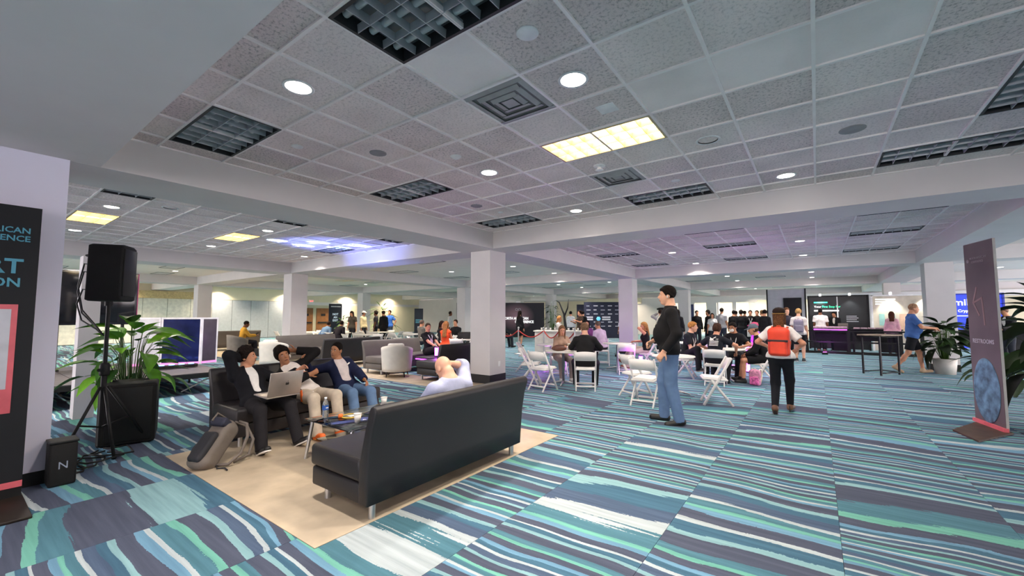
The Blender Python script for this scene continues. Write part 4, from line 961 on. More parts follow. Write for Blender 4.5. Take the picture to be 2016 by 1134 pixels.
    # face
    if face and vox < .016:
        for q in (-1, 1):
            e = put2(T_, s, 'eye', [('ell', H(q*.030, .0825, .004), (.0112, .0105, .0055), Rhd)], mat('eye_white', 'e2dcd6', .25)); put2(e, 1, 'iris', [('ell', H(q*.030, .0905, .004), (.0052, .0042, .0052), Rhd)], mat('eye_dark', '24160f', .2))
            put2(T_, s, 'eyebrow', [('ell', H(q*.031, .090, .026), (.018, .006, .0045), Rhd)], hairm(hair[1] if hair and hair[0] not in ('cap', 'hood') else '2a1d16'))
        put2(T_, s, 'lips', [('ell', H(0, .0955, -.0645), (.021, .0065, .0085), Rhd)], mat('lips_'+skin, '9b5a4c' if skin in ('fair', 'light') else '6e3c32', .45))
    if lanyard:
        pts = []
        F_ = lambda p, o_: p+fw*o_
        c0 = P0*.35+waist*.65; off = .022+(.03 if jacket else .018)+belly
        for q in (-1, 1): pts.append([nb+Rt @ V3(q*.062, -.03, .02), F_(nb+Rt @ V3(q*.066, 0, -.04), .075+(.02 if jacket else 0)), F_(chest+Rt @ V3(q*.05, 0, .02), .112+off-.02-belly*.8), F_(waist*.5+chest*.5, .098+off)])
        for L in pts: ls_ = put2(T_, s, 'lanyard_strap', [('strap', L, .009)], mat('lanyard_'+lanyard, lanyard, .6))
        p = F_(waist*.6+chest*.4, .104+off); put2(ls_, 1, 'badge', [('card', p, Rt)], m_cup)
    if extra: extra(locals())
    return T_
def put2(par, s, name, items, m):
    B = MB()
    for it in items:
        if it[0] == 'ell': B.ell(Vector(it[1]), it[2], Matrix(it[3].tolist()), 10, 6)
        elif it[0] == 'strap': B.tube([Vector(p) for p in it[1]], it[2], 6)
        elif it[0] == 'card': B.box(Vector(it[1]), (.085, .006, .12), Matrix(it[2].tolist()))
        elif it[0] == 'box': B.rbox(Vector(it[1]), it[2], .004, Matrix(it[3].tolist()))
    o = B.build(name, m, par); o.scale = (s, s, s); return o
NEARV, MIDV, FARV = .0085, .013, .022
# ---------------------------------------------------------------- the sofa group
def m1x(L):
    pass
person('smiling man in a black blazer with a laptop on his lap', -5.52, 2.36, 1, .08, h=1.66, z=.0, vox=NEARV, sit=.37, lean=-.50, slouch=-.95, side=.05, head=(-.75, .08, .08),
       hands=((-.46, .02, .80), (.02, -.36, .98)), poles=((-.2, -.3, -1), (1, .35, .55)), feet=((-.16, .56, .085), (.24, .53, .085)), palm=(None, (0, 1, 0)), curl=(.6, .9), skin='light', hair=('thick', '1e1613'),
       jacket=('17171c', (.07, .045)), inner='ece8e4', top=None, legs=('long', '232124'), shoes='1a1919', sole='e8e2dc')
def m2x(L):
    put2(L['T_'], L['s'], 'trouser_stripe', [('box', (L['hip'][1]*.5+L['A'][1][0]*.5)+V3(.088, 0, .03), (.012, .045, .15), Rx(.2))], cloth('e8682a'))
    put2(L['T_'], L['s'], 'earbud', [('ell', L['H'](-.082, .01, -.03), (.012, .012, .03), L['Rhd'])], m_cup)
person('curly haired man in an open black jacket and white jersey, orange shoes', -5.52, 2.98, 1, .0, h=1.68, vox=NEARV, sit=.38, lean=-.55, slouch=-.95, side=.42, twist=-.1, head=(.15, .12, .3),
       hands=((-.02, -.42, 1.03), (.05, .06, .74)), poles=((-1, .1, .8), (1, -.2, -.4)), feet=((-.14, .50, .085), (.16, .50, .085)), palm=((0, 1, 0), (0, -1, 0)), curl=.8, skin='tan', hair=('curly', '17110e'),
       jacket=('161415', (.12, .12, .13)), inner=None, top=('none', 'e4dad2', 'jersey'), legs=('long', 'c3b5a2'), shoes='f2702c', sole='f49a3c', extra=m2x)
def m3x(L):
    put2(L['T_'], L['s'], 'pocket_square', [('box', L['chest']+L['Rt'] @ V3(-.085, .135, .03), (.05, .012, .02), L['Rt'] @ Ry(.5))], m_cup)
    put2(L['T_'], L['s'], 'watch', [('ell', L['W'][0][1], (.034, .034, .018), np.eye(3))], mat('gold', 'c79a3c', .3, .9))
person('man in a navy blazer and pale t-shirt turned to his friends', -5.52, 3.56, 1, -.12, h=1.66, vox=NEARV, sit=.37, lean=-.48, slouch=-.95, side=.12, head=(1.0, -.02, -.08),
       hands=((-.14, .30, .56), (.52, -.28, .88)), poles=((-.7, -.6, -.2), (.3, -.8, -.6)), feet=((-.12, .56, .085), (.14, .54, .085)), curl=.5, skin='tan', hair=('crop', '15100e'),
       jacket=('1d2340', (.10, .07)), inner='d8ccca', top=None, legs=('long', '5d7798'), shoes='e8e6e2', sole='ffffff', extra=m3x)
def m4x(L): pass
m_check = mat('blue_check_shirt', 'a9adc6', .85, vary=.1, scale=30, bump=.1)
person('bald man seen from behind scratching his head, checked blue shirt', -3.12, 3.0, -1, .05, h=1.70, vox=NEARV, sit=.385, lean=-.10, slouch=-1.2, side=.0, build=1.3, head=(.05, -.8, .0),
       hands=((-.16, .22, .60), (.10, -.08, 1.04)), poles=((-.5, -.6, -.6), (1, -.2, -.9)), feet=((-.14, .5, .085), (.16, .5, .085)), palm=(None, (-1, .2, -.3)), curl=(.5, 1.0), skin='fair', hair=None,
       top=('rolled', 'a5aac6', 'shirt'), legs=('long', '3a3d4a'), shoes='3a2a22')
lp = thing('laptop', 'open silver laptop on the lap of the man in the blazer', 'laptop', (-5.17, 2.40, .60), face_yaw(-.96, -.1))
lb_ = MB().rbox((0, .0, .0), (.34, .24, .014), .005).build('keyboard_base', mat('silver_aluminium', 'b3aaa2', .35, .7), lp); lb_.rotation_euler = (.08, 0, 0)
ld = MB().rbox((0, -.125-.022, .115), (.345, .009, .235), .004, rot3(0, .22)).build('screen_lid', mat('silver_aluminium', 'b3aaa2', .35, .7), lp)
MB().rbox((0, -.118-.022, .117), (.33, .003, .215), .001, rot3(0, .22)).build('display', mat('laptop_display', '20242c', .1), ld)
lp.scale = (1.14, 1.14, 1.2)
# small mark on the lid: a rounded fruit shape with a leaf
fr = SDF(.002); fr.ell((-.008, 0, 0), (.011, .004, .014), None, .003); fr.ell((.008, 0, 0), (.011, .004, .014), None, .003); fr.ell((.022, 0, .003), (.008, .01, .008), None, .002, (), True); fr.ell((.004, 0, .021), (.003, .003, .006), Ry(.5), .001)
lo_ = solid(fr, 'lid_mark', mat('dark_mark', '2a2421', .4), ld); lo_.matrix_local = Matrix.Translation((0, -.1525-.022, .117)) @ rot3(0, .22).to_4x4()
# ---------------------------------------------------------------- standing man, woman with backpack
def sx(L):
    put2(L['T_'], L['s'], 'collar', [('strap', [L['nb']+L['Rt'] @ V3(.062*math.cos(a), .062*math.sin(a)-.005, .022) for a in np.linspace(0, 6.28, 14)], .012)], m_cup)
    put2(L['T_'], L['s'], 'earbud', [('ell', L['H'](-.08, .004, -.02), (.008, .009, .018), L['Rhd'])], m_cup)
person('tall standing man in a black sweater and blue jeans', -1.73, 6.22, -.93, -.28, h=1.93, vox=NEARV, belly=.04, build=1.06, lean=-.04, head=(-.05, -.04, 0),
       hands=((-.30, .07, 1.04), (.12, .22, 1.15)), poles=((-.6, -1, 0), (.8, -.6, -.3)), feet=((-.11, -.10, .09), (.13, .09, .09)), curl=(.55, .6), skin='fair', hair=('short', '17110e'),
       top=('long', '161517', 'sweater', -.1), legs=('long', '5b7395'), shoes='171616', lanyard='d8d4c8', extra=sx)
person('woman with a red backpack walking away in black leggings', -.49, 7.88, .08, 1, h=1.60, vox=.010, female=True, head=(.0, -.02, 0), hands=((-.20, .17, 1.02), (.21, .16, 1.0)), poles=((-1, -.9, -.2), (1, -.9, -.2)), feet=((-.07, -.2, .12), (.08, .17, .11)), skin='light', hair=('long', '5a3c26'),
       top=('short', 'e6e2dc', 't_shirt', -.03), legs=('slim', '1a1b20'), shoes='6b4a36', face=False, extra=lambda L: (put2(L['T_'], L['s'], 'cap_crown', [('ell', L['H'](0, -.02, .088), (.1, .118, .078), L['Rhd'])], cloth('261a14')), put2(L['T_'], L['s'], 'cap_band', [('strap', [L['H'](.099*math.cos(a), .117*math.sin(a)-.015, .05) for a in np.linspace(0, 6.28, 20)], .009)], cloth('8a6a3a')), [put2(L['T_'], L['s'], 'shoe_heel', [('box', L['A'][i][1]+V3(0, -.07, -.06), (.018, .018, .11), np.eye(3))], mat('heel', '2a1d15', .4)) for i in (0, 1)]))
def pack(name, label, x, y, z, dx, dy, m, mb, sc=1.0, band=None, pocket=None):
    t = thing(name, label, 'backpack', (x, y, z), face_yaw(dx, dy)); v = .009
    D = SDF(v); D.box((0, 0, .22*sc), (.15*sc, .085*sc, .22*sc), .06*sc); D.ell((0, 0, .38*sc), (.13*sc, .08*sc, .09*sc), None, .05); solid(D, 'body', m, t)
    D = SDF(v); D.box((0, -.085*sc, .14*sc), (.12*sc, .045*sc, .12*sc), .035*sc); solid(D, 'front_pocket', pocket or m, t)
    if band: MB().rbox((0, -.10*sc, .245*sc), (.27*sc, .06*sc, .035*sc), .008).build('band', band, t)
    MB().tube([(-.03*sc, .02, .45*sc), (-.02*sc, .02, .485*sc), (.02*sc, .02, .485*sc), (.03*sc, .02, .45*sc)], .008, 6).build('top_handle', mb, t)
    for q in (-1, 1): MB().tube([(q*.08*sc, .075*sc, .40*sc), (q*.105*sc, .12*sc, .46*sc), (q*.115*sc, .21*sc, .45*sc), (q*.12*sc, .25*sc, .36*sc), (q*.125*sc, .2*sc, .2*sc), (q*.12*sc, .08*sc, .06*sc)], .016, 6).build('shoulder_strap', mb, t)
    MB().tube([(-.11*sc, -.07*sc, .3*sc), (-.09*sc, -.075*sc, .39*sc), (0, -.08*sc, .43*sc), (.09*sc, -.075*sc, .39*sc), (.11*sc, -.07*sc, .3*sc)], .005, 6).build('zipper', mb, t)
    return t
pack('backpack', 'bright red backpack worn by the woman walking away', -.49, 7.68, .90, .08, 1, mat('red_nylon', 'e8472c', .6, bump=.15, bscale=60), mat('red_strap', 'd4572f', .7), .96, mat('black_band', '2b1c1c', .6))
# ---------------------------------------------------------------- table with the brown bag
person('man in a black jacket seated with his back to the viewer', -3.95, 8.02, -.44, .9, h=1.76, vox=.011, sit=.47, lean=.22, head=(-.3, -.1, 0), build=1.12, hands=((-.18, .48, .80), (.2, .46, .80)), poles=((-1, -.3, -.5), (1, -.3, -.5)), feet=((-.2, .32, .085), (.2, .28, .085)), skin='fair', hair=('short', '6b5340'), top=('long', '1c1b1c', 'jacket'), legs=('long', '17171a'), shoes='4a4038', sole='c8bcae', face=False)
person('woman in a beige top half hidden by the man in the black jacket', -5.0, 8.85, .6, -.5, h=1.6, vox=MIDV, sit=.47, lean=.2, female=True, head=(.2, -.2, 0), skin='light', hair=('long', '7a5a40'), top=('long', 'a88a76'), legs=('slim', '9a8a84'), shoes='d8d2cc', feet=((-.1, .42, .085), (.12, .36, .085)), hands=((-.12, .38, .80), (.12, .38, .80)))
bgs = SDF(.01); bgs.ell((0, 0, .055), (.17, .075, .055), None, .02); bgs.ell((.0, .0, .07), (.15, .06, .05), None, .02)
bg = thing('handbag', 'brown leather bag on the round white table', 'bag', (-4.62, 8.1, .745), .65); solid(bgs, 'body', mat('brown_leather', '5f3a2c', .5, bump=.2, bscale=50), bg); MB().tube([(-.12, 0, .1), (-.05, .03, .125), (.06, .03, .125), (.12, 0, .1)], .008, 6).build('handle', mat('brown_leather', '5f3a2c', .5), bg)
cf = thing('coffee_cup', 'tall cream coffee cup behind the brown bag', 'cup', (-4.55, 8.45, .745)); MB().lathe([(.001, 0), (.032, 0), (.043, .13), (.001, .13)], n=18).build('body', mat('kraft_cup', 'cdb894', .6), cf); MB().lathe([(.045, .128), (.046, .14), (.04, .15), (.001, .15)], n=18).build('lid', m_cup, cf)
# ---------------------------------------------------------------- table of the blonde woman
person('blonde woman resting her head on her hand, black top and cream trousers', -3.98, 11.92, -.95, -.3, h=1.68, vox=MIDV, sit=.47, lean=.05, female=True, head=(-.5, -.15, -.1), hands=((-.02, .06, 1.16), (.10, .30, .78)), poles=((-1, .3, -.2), (1, -.5, -.5)), feet=((-.1, .50, .1), (.05, .62, .22)), skin='light', hair=('long', '9c7242'), top=('none', '1a191b', 'top'), legs=('long', 'd2c3ae'), shoes='8a5138', lanyard='e2dfd8')
person('man in a pale shirt lit purple, seated turned aside', -5.42, 12.12, -.75, .4, h=1.76, vox=MIDV, sit=.47, lean=.3, head=(0, -.15, 0), skin='light', hair=('crop', '6a5a52'), top=('long', 'cdb6cf'), legs=('long', '2d2a33'), face=False)
person('person with dark hair lit magenta behind the tables', -6.75, 13.9, .3, -1, h=1.7, vox=FARV, sit=.47, skin='light', hair=('long', '2a1a22'), top=('long', '8a4a88'), female=True)
# ---------------------------------------------------------------- group of four
person('blond man in a black t-shirt with a white lanyard', -2.62, 10.95, .92, -.22, h=1.78, vox=MIDV, sit=.47, lean=.28, head=(-.4, -.05, 0), hands=((.02, .30, .76), (-.02, .34, .73)), poles=((-.8, -.1, -1), (.8, -.1, -1)), feet=((-.06, .42, .085), (.3, .42, .30)), skin='fair', hair=('short', 'a8743e'), top=('short', '1a1c24', 't_shirt'), legs=('long', '1b1b1f'), shoes='1b1919', sole='b0a394', lanyard='e4e0da')
def flag(L):
    R = L['Rt']; c = L['chest']
    its = [('box', c+R @ V3(0, -.118-.004*k, .015-.034*k), (.19, .022, .014), R) for k in range(4)]+[('box', c+R @ V3(-.05, -.11, .065), (.1, .03, .02), R @ Ry(.6)), ('box', c+R @ V3(-.01, -.105, .09), (.1, .03, .016), R @ Ry(-.6)), ('ell', c+R @ V3(-.06, -.115, .05), (.04, .014, .025), R)]
    its += [('box', c+R @ V3(.045+.03*(k % 2), -.113, .05+.022*(k//2)), (.012, .024, .012), R) for k in range(4)]
    for k, it in enumerate(its): put2(L['T_'], L['s'], 'shirt_print', [it], m_cup)
person('person in a black t-shirt with a white flag print on the back', -1.87, 10.22, .12, .98, h=1.72, vox=MIDV, sit=.47, lean=.36, head=(.1, -.2, 0), hands=((-.24, .38, .74), (.34, .36, .72)), poles=((-1, -.4, 0), (1, -.3, 0)), feet=((-.12, .3, .085), (.14, .3, .085)), skin='light', hair=('thick', '3f2a20'), top=('short', '191b22', 't_shirt'), legs=('long', '1b1c22'), extra=flag, face=False)
person('dark haired man wearing a white face mask', -1.68, 11.8, -.05, -1, h=1.76, vox=MIDV, sit=.47, lean=.3, head=(.25, -.2, 0), hands=((-.22, .40, .78), (.25, .42, .78)), poles=((-1, -.2, -.6), (1, -.2, -.6)), skin='tan', hair=('short', '17120f'), top=('short', '17171b', 't_shirt'), legs=('long', '202024'), lanyard='e0dcd6', extra=lambda L: put2(L['T_'], L['s'], 'face_mask', [('ell', L['H'](0, .066, -.052), (.056, .045, .05), L['Rhd'])], m_cup))
person('person in black with a grey cap and bare knees on a folding chair', -1.0, 11.0, -1, -.15, h=1.72, vox=MIDV, sit=.47, lean=.34, head=(-.1, -.22, 0), hands=((-.02, .34, .62), (.1, .36, .64)), poles=((-.8, -.5, -.3), (.8, -.5, -.3)), feet=((-.14, .42, .085), (.1, .48, .085)), skin='light', hair=('cap', '5a636c'), top=('long', '121214', 'hoodie'), legs=('short', '141416'), shoes='151416', face=False)
ys = thing('visor_shield', 'yellow and black cap visor ornament of the person in the grey cap', 'ornament', (-1.2, 10.98, 1.27)); MB().rbox((0, 0, 0), (.06, .09, .05), .01).build('ornament', mat('gold_foil', 'd9b63a', .3, .5), ys)
bpy.data.objects.remove(ys.children[0]); bpy.data.objects.remove(ys)
person('person with a pink cap and purple shirt behind the group', -1.3, 13.1, -.8, -.4, h=1.7, vox=.016, sit=.47, lean=.2, head=(-.2, 0, 0), skin='light', hair=('cap', 'b0486a'), top=('short', '7a3ad8'), legs=('long', '2a2a33'))  # purple light is put into the shirt colour
pack('backpack', 'small pink patterned backpack on the floor by a folding chair', -1.15, 10.62, .0, .15, 1, mat('pink_pattern', 'e08aa6', .6, vary=.3, scale=16), mat('pale_strap', 'e6d9c0', .6), .74, None, mat('pink_pattern_b', 'e0609a', .6, vary=.35, scale=22))
# ---------------------------------------------------------------- right side
person('bald man in a blue shirt and black shorts walking', 2.02, 15.3, .88, .1, h=1.82, vox=MIDV, lean=.05, belly=.05, head=(-.0, -.12, 0), hands=((.0, .40, 1.18), (.16, .38, 1.2)), poles=((-.8, -.8, -.5), (.8, -.8, -.5)), feet=((-.06, .20, .09), (.08, -.36, .17)), skin='light', hair=('crop', 'a07a5e'), top=('short', '4466a0', 'shirt', -.16), legs=('short', '18181c'), shoes='a98f72', lanyard='cfd2d8')
cu_ = dict(vox=.018)
person('young man in a dark polo standing behind the red backpack', -.86, 17.35, .5, -.8, h=1.78, vox=.016, skin='fair', hair=('short', '5a3a24'), top=('short', '2c2a36'), legs=('long', '1e1e24'))
person('blond person with a grey backpack standing with back turned', -.50, 16.95, .05, 1, h=1.74, vox=.016, skin='fair', hair=('short', 'b08a58'), top=('short', 'd8cfcc'), legs=('short', '18181c'), shoes='1a1a1c', sole='e8e4de', face=False)
pack('backpack', 'grey and violet backpack on the blond person', -.50, 16.72, .98, .05, 1, mat('grey_nylon', '7b7486', .7), mat('grey_strap', '5a5566', .7), .9)
person('man in a white t-shirt seen from behind at the black booth', .12, 22.7, .1, 1, h=1.80, vox=FARV, skin='brown', hair=('crop', '15110f'), top=('short', 'e8e0e0'), legs=('long', '24242a'), build=1.15, shoes='c88878')
person('man in a black suit at the laptop of the black booth', .62, 23.2, -.3, -1, h=1.70, vox=FARV, skin='tan', hair=('short', '14100e'), top=('long', '17171a'), inner='c9c4bc', head=(0, -.35, 0))
person('woman in pink seen from behind at the counter', 2.35, 21.9, .1, 1, h=1.66, vox=FARV, skin='light', hair=('long', '4a2a1e'), top=('long', 'd6a4ae'), legs=('slim', '22222a'), female=True, face=False)
person('man in a dark suit and sunglasses behind the plant', 4.9, 23.5, -.3, -1, h=1.72, vox=FARV, skin='tan', hair=('short', '2a2320'), top=('long', '15151a'), inner='e2ded8')
person('man in black holding papers beyond the restrooms banner', 4.75, 19.5, -.5, -.4, h=1.76, vox=FARV, skin='tan', hair=('crop', '6a5144'), top=('long', '17171a'), inner='e2ded8', head=(0, -.3, 0), hands=((-.12, .34, 1.1), (.12, .34, 1.1)))
person('man in a dark jacket at the edge behind the banner', 5.5, 20.2, -.9, .1, h=1.76, vox=FARV, skin='tan', hair=('short', '3a2a20'), top=('long', '23231f'))
# ---------------------------------------------------------------- people seated by the column and farther left
person('man in a black t-shirt with lanyard sitting on the grey sofa', -8.95, 8.3, .75, -.1, h=1.72, vox=MIDV, sit=.43, lean=-.2, head=(.3, -.1, 0), hands=((-.1, .34, .68), (.06, .34, .68)), feet=((-.1, .55, .1), (.12, .75, .38)), knees=((-.1, .3, 1), (0, .3, 1)), skin='light', hair=('crop', '3a2a20'), top=('short', '17171a', 't_shirt'), legs=('long', '2b2828'), lanyard='eeeeee')
person('dark haired woman in black in profile by the column', -10.4, 10.2, .9, .2, h=1.68, vox=.016, sit=.47, female=True, skin='light', hair=('verylong', '251712'), top=('long', '17161a'), legs=('slim', '1c1c20'))
person('woman with long light hair and an orange dress, back turned', -9.75, 9.75, -.3, 1, h=1.68, vox=.016, sit=.47, female=True, skin='light', hair=('verylong', '8a5c38'), top=('none', 'e8502c', 'dress'), legs=('skirt', 'e8502c'), face=False)
person('man in black beyond the woman with light hair', -11.2, 11.7, .3, -.9, h=1.74, vox=FARV, sit=.47, skin='light', hair=('short', '2a1c16'), top=('long', '17171b'))
person('person in a grey jacket turned away by the women', -12.2, 10.9, .2, 1, h=1.72, vox=FARV, sit=.47, skin='light', hair=('crop', '6b5a52'), top=('long', '6b6660'), face=False)
person('man in a yellow sweater reading a tablet in the grey tub chair', -17.9, 6.95, .1, 1, h=1.70, vox=.016, sit=.45, lean=.18, head=(.2, -.25, 0), hands=((-.06, .42, .76), (.1, .42, .76)), skin='brown', hair=('crop', '1a1410'), top=('long', 'cf9c3a', 'sweater'), legs=('long', '26262e'))
tb = thing('tablet', 'dark tablet held by the man in yellow', 'tablet', (-17.86, 7.44, .82), face_yaw(.1, 1)); MB().rbox((0, 0, 0), (.2, .012, .15), .004, rot3(0, -.9)).build('body', m_dark, tb)
hb_ = SDF(.012); hb_.box((0, 0, .14), (.16, .1, .14), .04); bgk = thing('shoulder_bag', 'black bag on the floor in front of the man in yellow', 'bag', (-17.2, 7.25, 0), .4); solid(hb_, 'body', m_dark, bgk); MB().tube([(-.1, 0, .26), (-.06, 0, .36), (.06, 0, .36), (.1, 0, .26)], .01, 6).build('handle', m_dark, bgk)
far = [('man hunched over a table in a blue shirt', -17.45, 9.98, -.4, .9, dict(sit=.47, lean=.7, top=('long', '6a86a8'), hair=('short', '3a2a22'))),
 ('man in a dark jacket bent over the table by the not-an-exit banner', -16.9, 10.3, -.4, .9, dict(sit=.47, lean=.6, top=('long', '27222a'), hair=('short', '2a1d18'))),
 ('woman in a dark grey top with her head lowered by the doors', -18.9, 12.3, .5, -.8, dict(head=(0, -.5, 0), female=True, top=('short', '4a443c'), hair=('long', '2a1e16'), legs=('long', '2a2a2e'))),
 ('person in a white cap and cream jacket with a black backpack', -19.3, 13.2, .9, .3, dict(top=('long', 'd8c8a4'), hair=('cap', 'e8e6e2'), legs=('long', '2a2c34'))),
 ('curly haired man in a dark shirt beside the white cap', -18.7, 13.55, -.6, -.6, dict(top=('short', '26242c'), hair=('curly', '1a1310'), skin='brown')),
 ('man in a black coat seen from the side by the palm', -17.6, 13.2, -.9, .1, dict(top=('long', '1a1a1c', 'coat', -.3), hair=('short', '2a1c16'), legs=('long', '1a1a1c'))),
 ('man in a bright blue shirt standing with his hand on his hip', -19.0, 14.65, .4, -.8, dict(h=1.8, top=('short', '3f6fc8'), hair=('short', '2a1a14'), legs=('long', '3c4658'), hands=((-.22, -.02, .98), None), poles=((-1, -.5, 0), None))),
 ('person in white walking out behind the column', -17.0, 17.3, .9, .4, dict(top=('long', 'e6e4e2'), legs=('long', 'd8d4d0'), hair=('short', '2a1c16'), skin='brown')),
 ('woman in black standing before the conference backdrop', -12.05, 17.2, .2, 1, dict(female=True, top=('long', '17161a'), hair=('long', '1c1512'), legs=('skirt', '17161a'))),
 ('seated dark figure before the backdrop behind the column', -12.2, 16.0, .3, .9, dict(sit=.47, top=('long', '1a191d'), hair=('short', '201814'))),
 ('woman with light hair in a white blouse at the bar counter', -8.95, 15.75, .8, .2, dict(sit=.6, female=True, top=('long', 'ded8d0'), hair=('bob', 'b07a48'))),
 ('person in white with a black bag by the brown door', -11.0, 20.6, -.3, 1, dict(top=('long', 'cfd0d4'), hair=('short', '14100e'))),
 ('man in black behind the person in white at the door', -10.4, 20.9, -.2, 1, dict(top=('long', '17171a'), hair=('short', '14100e'))),
 ('woman in a leopard top raising her arms behind the bar', -8.7, 17.2, -.5, -.8, dict(female=True, top=('short', '3a2c24'), hair=('bun', '2a1c16'), hands=((-.2, .35, 1.3), (.2, .3, 1.25)))),
 ('child in a white shirt by the purple column', -8.0, 20.4, -.2, -1, dict(h=1.4, top=('short', 'e4e6ea'), hair=('short', '2a1c16'), skin='tan')),
 ('man in a silver vest filming with a phone', -5.05, 17.0, -.3, 1, dict(top=('long', 'a9a6a4', 'vest'), hair=('short', '2a201a'), legs=('long', '1a1a1e'), hands=((-.1, .25, 1.62), (.14, .28, 1.6)), poles=((-1, 0, -.5), (1, 0, -.5)))),
 ('person with long black hair beside the man in the silver vest', -4.55, 17.6, -.2, 1, dict(female=True, top=('long', '17161a'), hair=('verylong', '17110f'))),
 ('tall dark figure far back by the blue panel', -4.65, 21.4, .4, -.8, dict(top=('long', '17171a'), hair=('short', '1a1310'))),
 ('dark haired figure next to the blue panel group', -4.2, 21.7, -.6, -.6, dict(top=('long', '141416'), hair=('curly', '1a1310'))),
 ('woman in a white top among the far crowd', -3.95, 21.3, .1, -1, dict(female=True, h=1.62, top=('short', 'dcd8d4'), hair=('long', '1c1512'))),
 ('tall man in a grey shirt with a black backpack in the crowd', -3.62, 21.7, .2, 1, dict(h=1.86, top=('short', 'b9b8ba'), hair=('short', '17110f'), legs=('long', '3c4250'))),
 ('man in black in the middle of the far crowd', -3.2, 22.3, .1, 1, dict(top=('long', '18181a'), hair=('short', '17110f'))),
 ('dark haired man in a black jacket in the far crowd', -2.85, 22.0, -.2, 1, dict(top=('long', '1c1c1e'), hair=('thick', '17110f'))),
 ('smiling man in black holding a white bag', -2.5, 22.2, .2, -1, dict(top=('short', '1a1a1c'), hair=('short', '2a1c16'), lanyard='e6e6e0')),
 ('man with crossed arms in a black t-shirt', -2.28, 22.8, -.1, -1, dict(top=('short', '1a1a1c'), hair=('short', '3a2a1e'), hands=((.1, .26, 1.2), (-.1, .28, 1.16)))),
 ('man in a dark t-shirt at the edge of the far crowd', -1.98, 21.9, -.8, .4, dict(top=('short', '2e2c2c'), hair=('short', '6a5238'))),
 ('short person far back in the crowd', -3.4, 24.4, .1, 1, dict(top=('long', '1a1a1e'), hair=('short', '1a1310'))),
 ('person in black partly hidden in the far crowd', -2.95, 24.0, .1, 1, dict(top=('long', '202024'), hair=('short', '1a1310'))),
 ('dark clad person behind the seated masked man', -1.75, 20.2, .3, 1, dict(top=('long', '1c1c20'), hair=('short', '1a1310')))]
for lb, x, y, dx, dy, kw in far:
    k = dict(vox=FARV, face=False); k.update(kw); person(lb, x, y, dx, dy, **k)
phn = thing('phone', 'black phone held up by the man in the silver vest', 'phone', (-5.12, 17.42, 1.72), face_yaw(-.3, 1)); MB().rbox((0, 0, 0), (.08, .012, .16), .004).build('body', m_dark, phn)
tote = thing('tote_bag', 'white tote bag hanging in the far crowd', 'bag', (-2.45, 21.95, .55), .2); MB().rbox((0, 0, .2), (.34, .05, .38), .02).build('body', m_cup, tote); MB().tube([(-.1, 0, .39), (-.08, 0, .6), (.08, 0, .6), (.1, 0, .39)], .008, 6).build('handle', m_cup, tote)
# ---------------------------------------------------------------- grey backpack leaning on the sofa
gb = thing('backpack', 'grey and black backpack slumped on the mat by the sofa', 'backpack', (-5.04, 1.72, .006), face_yaw(-.35, .94))
gb.scale = (.92, .88, .92); m_gbp = mat('grey_canvas', '6f665e', .8, bump=.25, bscale=60); m_bbp = mat('black_mesh', '26262b', .7, bump=.3, bscale=120)
Rb = Rx(-.72)
D = SDF(.009); D.box((0, .02, .20), (.13, .10, .25), .06, Rb); D.ell(V3(0, .17, .36), (.12, .10, .09), Rb, .05); D.ell(V3(0, -.14, .07), (.13, .09, .07), None, .05, [((0, 0, .0), (0, 0, -1))]); solid(D, 'body', m_gbp, gb)
D = SDF(.009); D.box(V3(0, -.10, .22), (.09, .05, .17), .04, Rb); solid(D, 'front_pocket', m_bbp, gb)
D = SDF(.009); D.box(V3(.0, .10, .43), (.10, .07, .05), .03, Rb); solid(D, 'top_flap', mat('navy_flap', '2a2c3c', .7), gb)
D = SDF(.009); D.ell(V3(-.12, -.06, .16), (.04, .08, .11), Rb, .02); solid(D, 'side_pocket', m_bbp, gb)
MB().tube([(.1, .25, .42), (.2, .26, .4), (.28, .2, .28), (.3, .1, .12), (.24, .0, .03), (.12, -.04, .02)], .017, 6).build('shoulder_strap', m_gbp, gb); MB().tube([(.0, .28, .40), (.1, .36, .34), (.2, .36, .2), (.26, .25, .06), (.2, .1, .02)], .017, 6).build('shoulder_strap', m_gbp, gb)
MB().tube([(-.05, .2, .46), (-.08, .12, .53), (-.05, .03, .47)], .012, 6).build('top_handle', m_gbp, gb); MB().tube([(.12, -.04, .018), (.2, -.1, .012), (.26, -.06, .01), (.34, -.1, .01)], .008, 6).build('loose_strap', m_bbp, gb)
# ================================================================ BANNERS
m_plum = mat('plum_print', '6a5d60', .6, vary=.12, scale=1.2); m_blackp = mat('black_print', '17171b', .6, vary=.1, scale=2); m_cyan = mat('cyan_print', '5aa0b8', .6, vary=.04); m_white_p = mat('white_print', 'c9c9d2', .6); m_pink_p = mat('pink_print', 'e06a74', .5)
m_plate_b = mat('brown_plate', '4a372b', .55, vary=.15, scale=6)
bl = thing('banner_stand', 'black standing banner with blue lettering beside the white wall', 'banner', (-5.45, -.01, 0))
MB().box2((-.015, -.5, .15), (.015, .5, 2.45)).build('panel', m_blackp, bl); MB().box2((-.017, -.5, .10), (.02, .5, .15)).build('bottom_strip', m_pink_p, bl)
MB().rbox((.2, .0, .012), (.85, 1.02, .022), .006).build('base_plate', mat('dark_plate', '2a211b', .5, vary=.1), bl); MB().box2((-.012, -.5, .02), (.012, .5, .1)).build('foot_channel', m_pblk, bl)
fx = facing((1, 0))
text('lettering', 'AMERICAN', .068, m_cyan, bl, (.017, .445, 2.24), fx, 'RIGHT', bold=.0012); text('lettering', 'CONFERENCE', .068, m_cyan, bl, (.017, .445, 2.17), fx, 'RIGHT', bold=.0012)
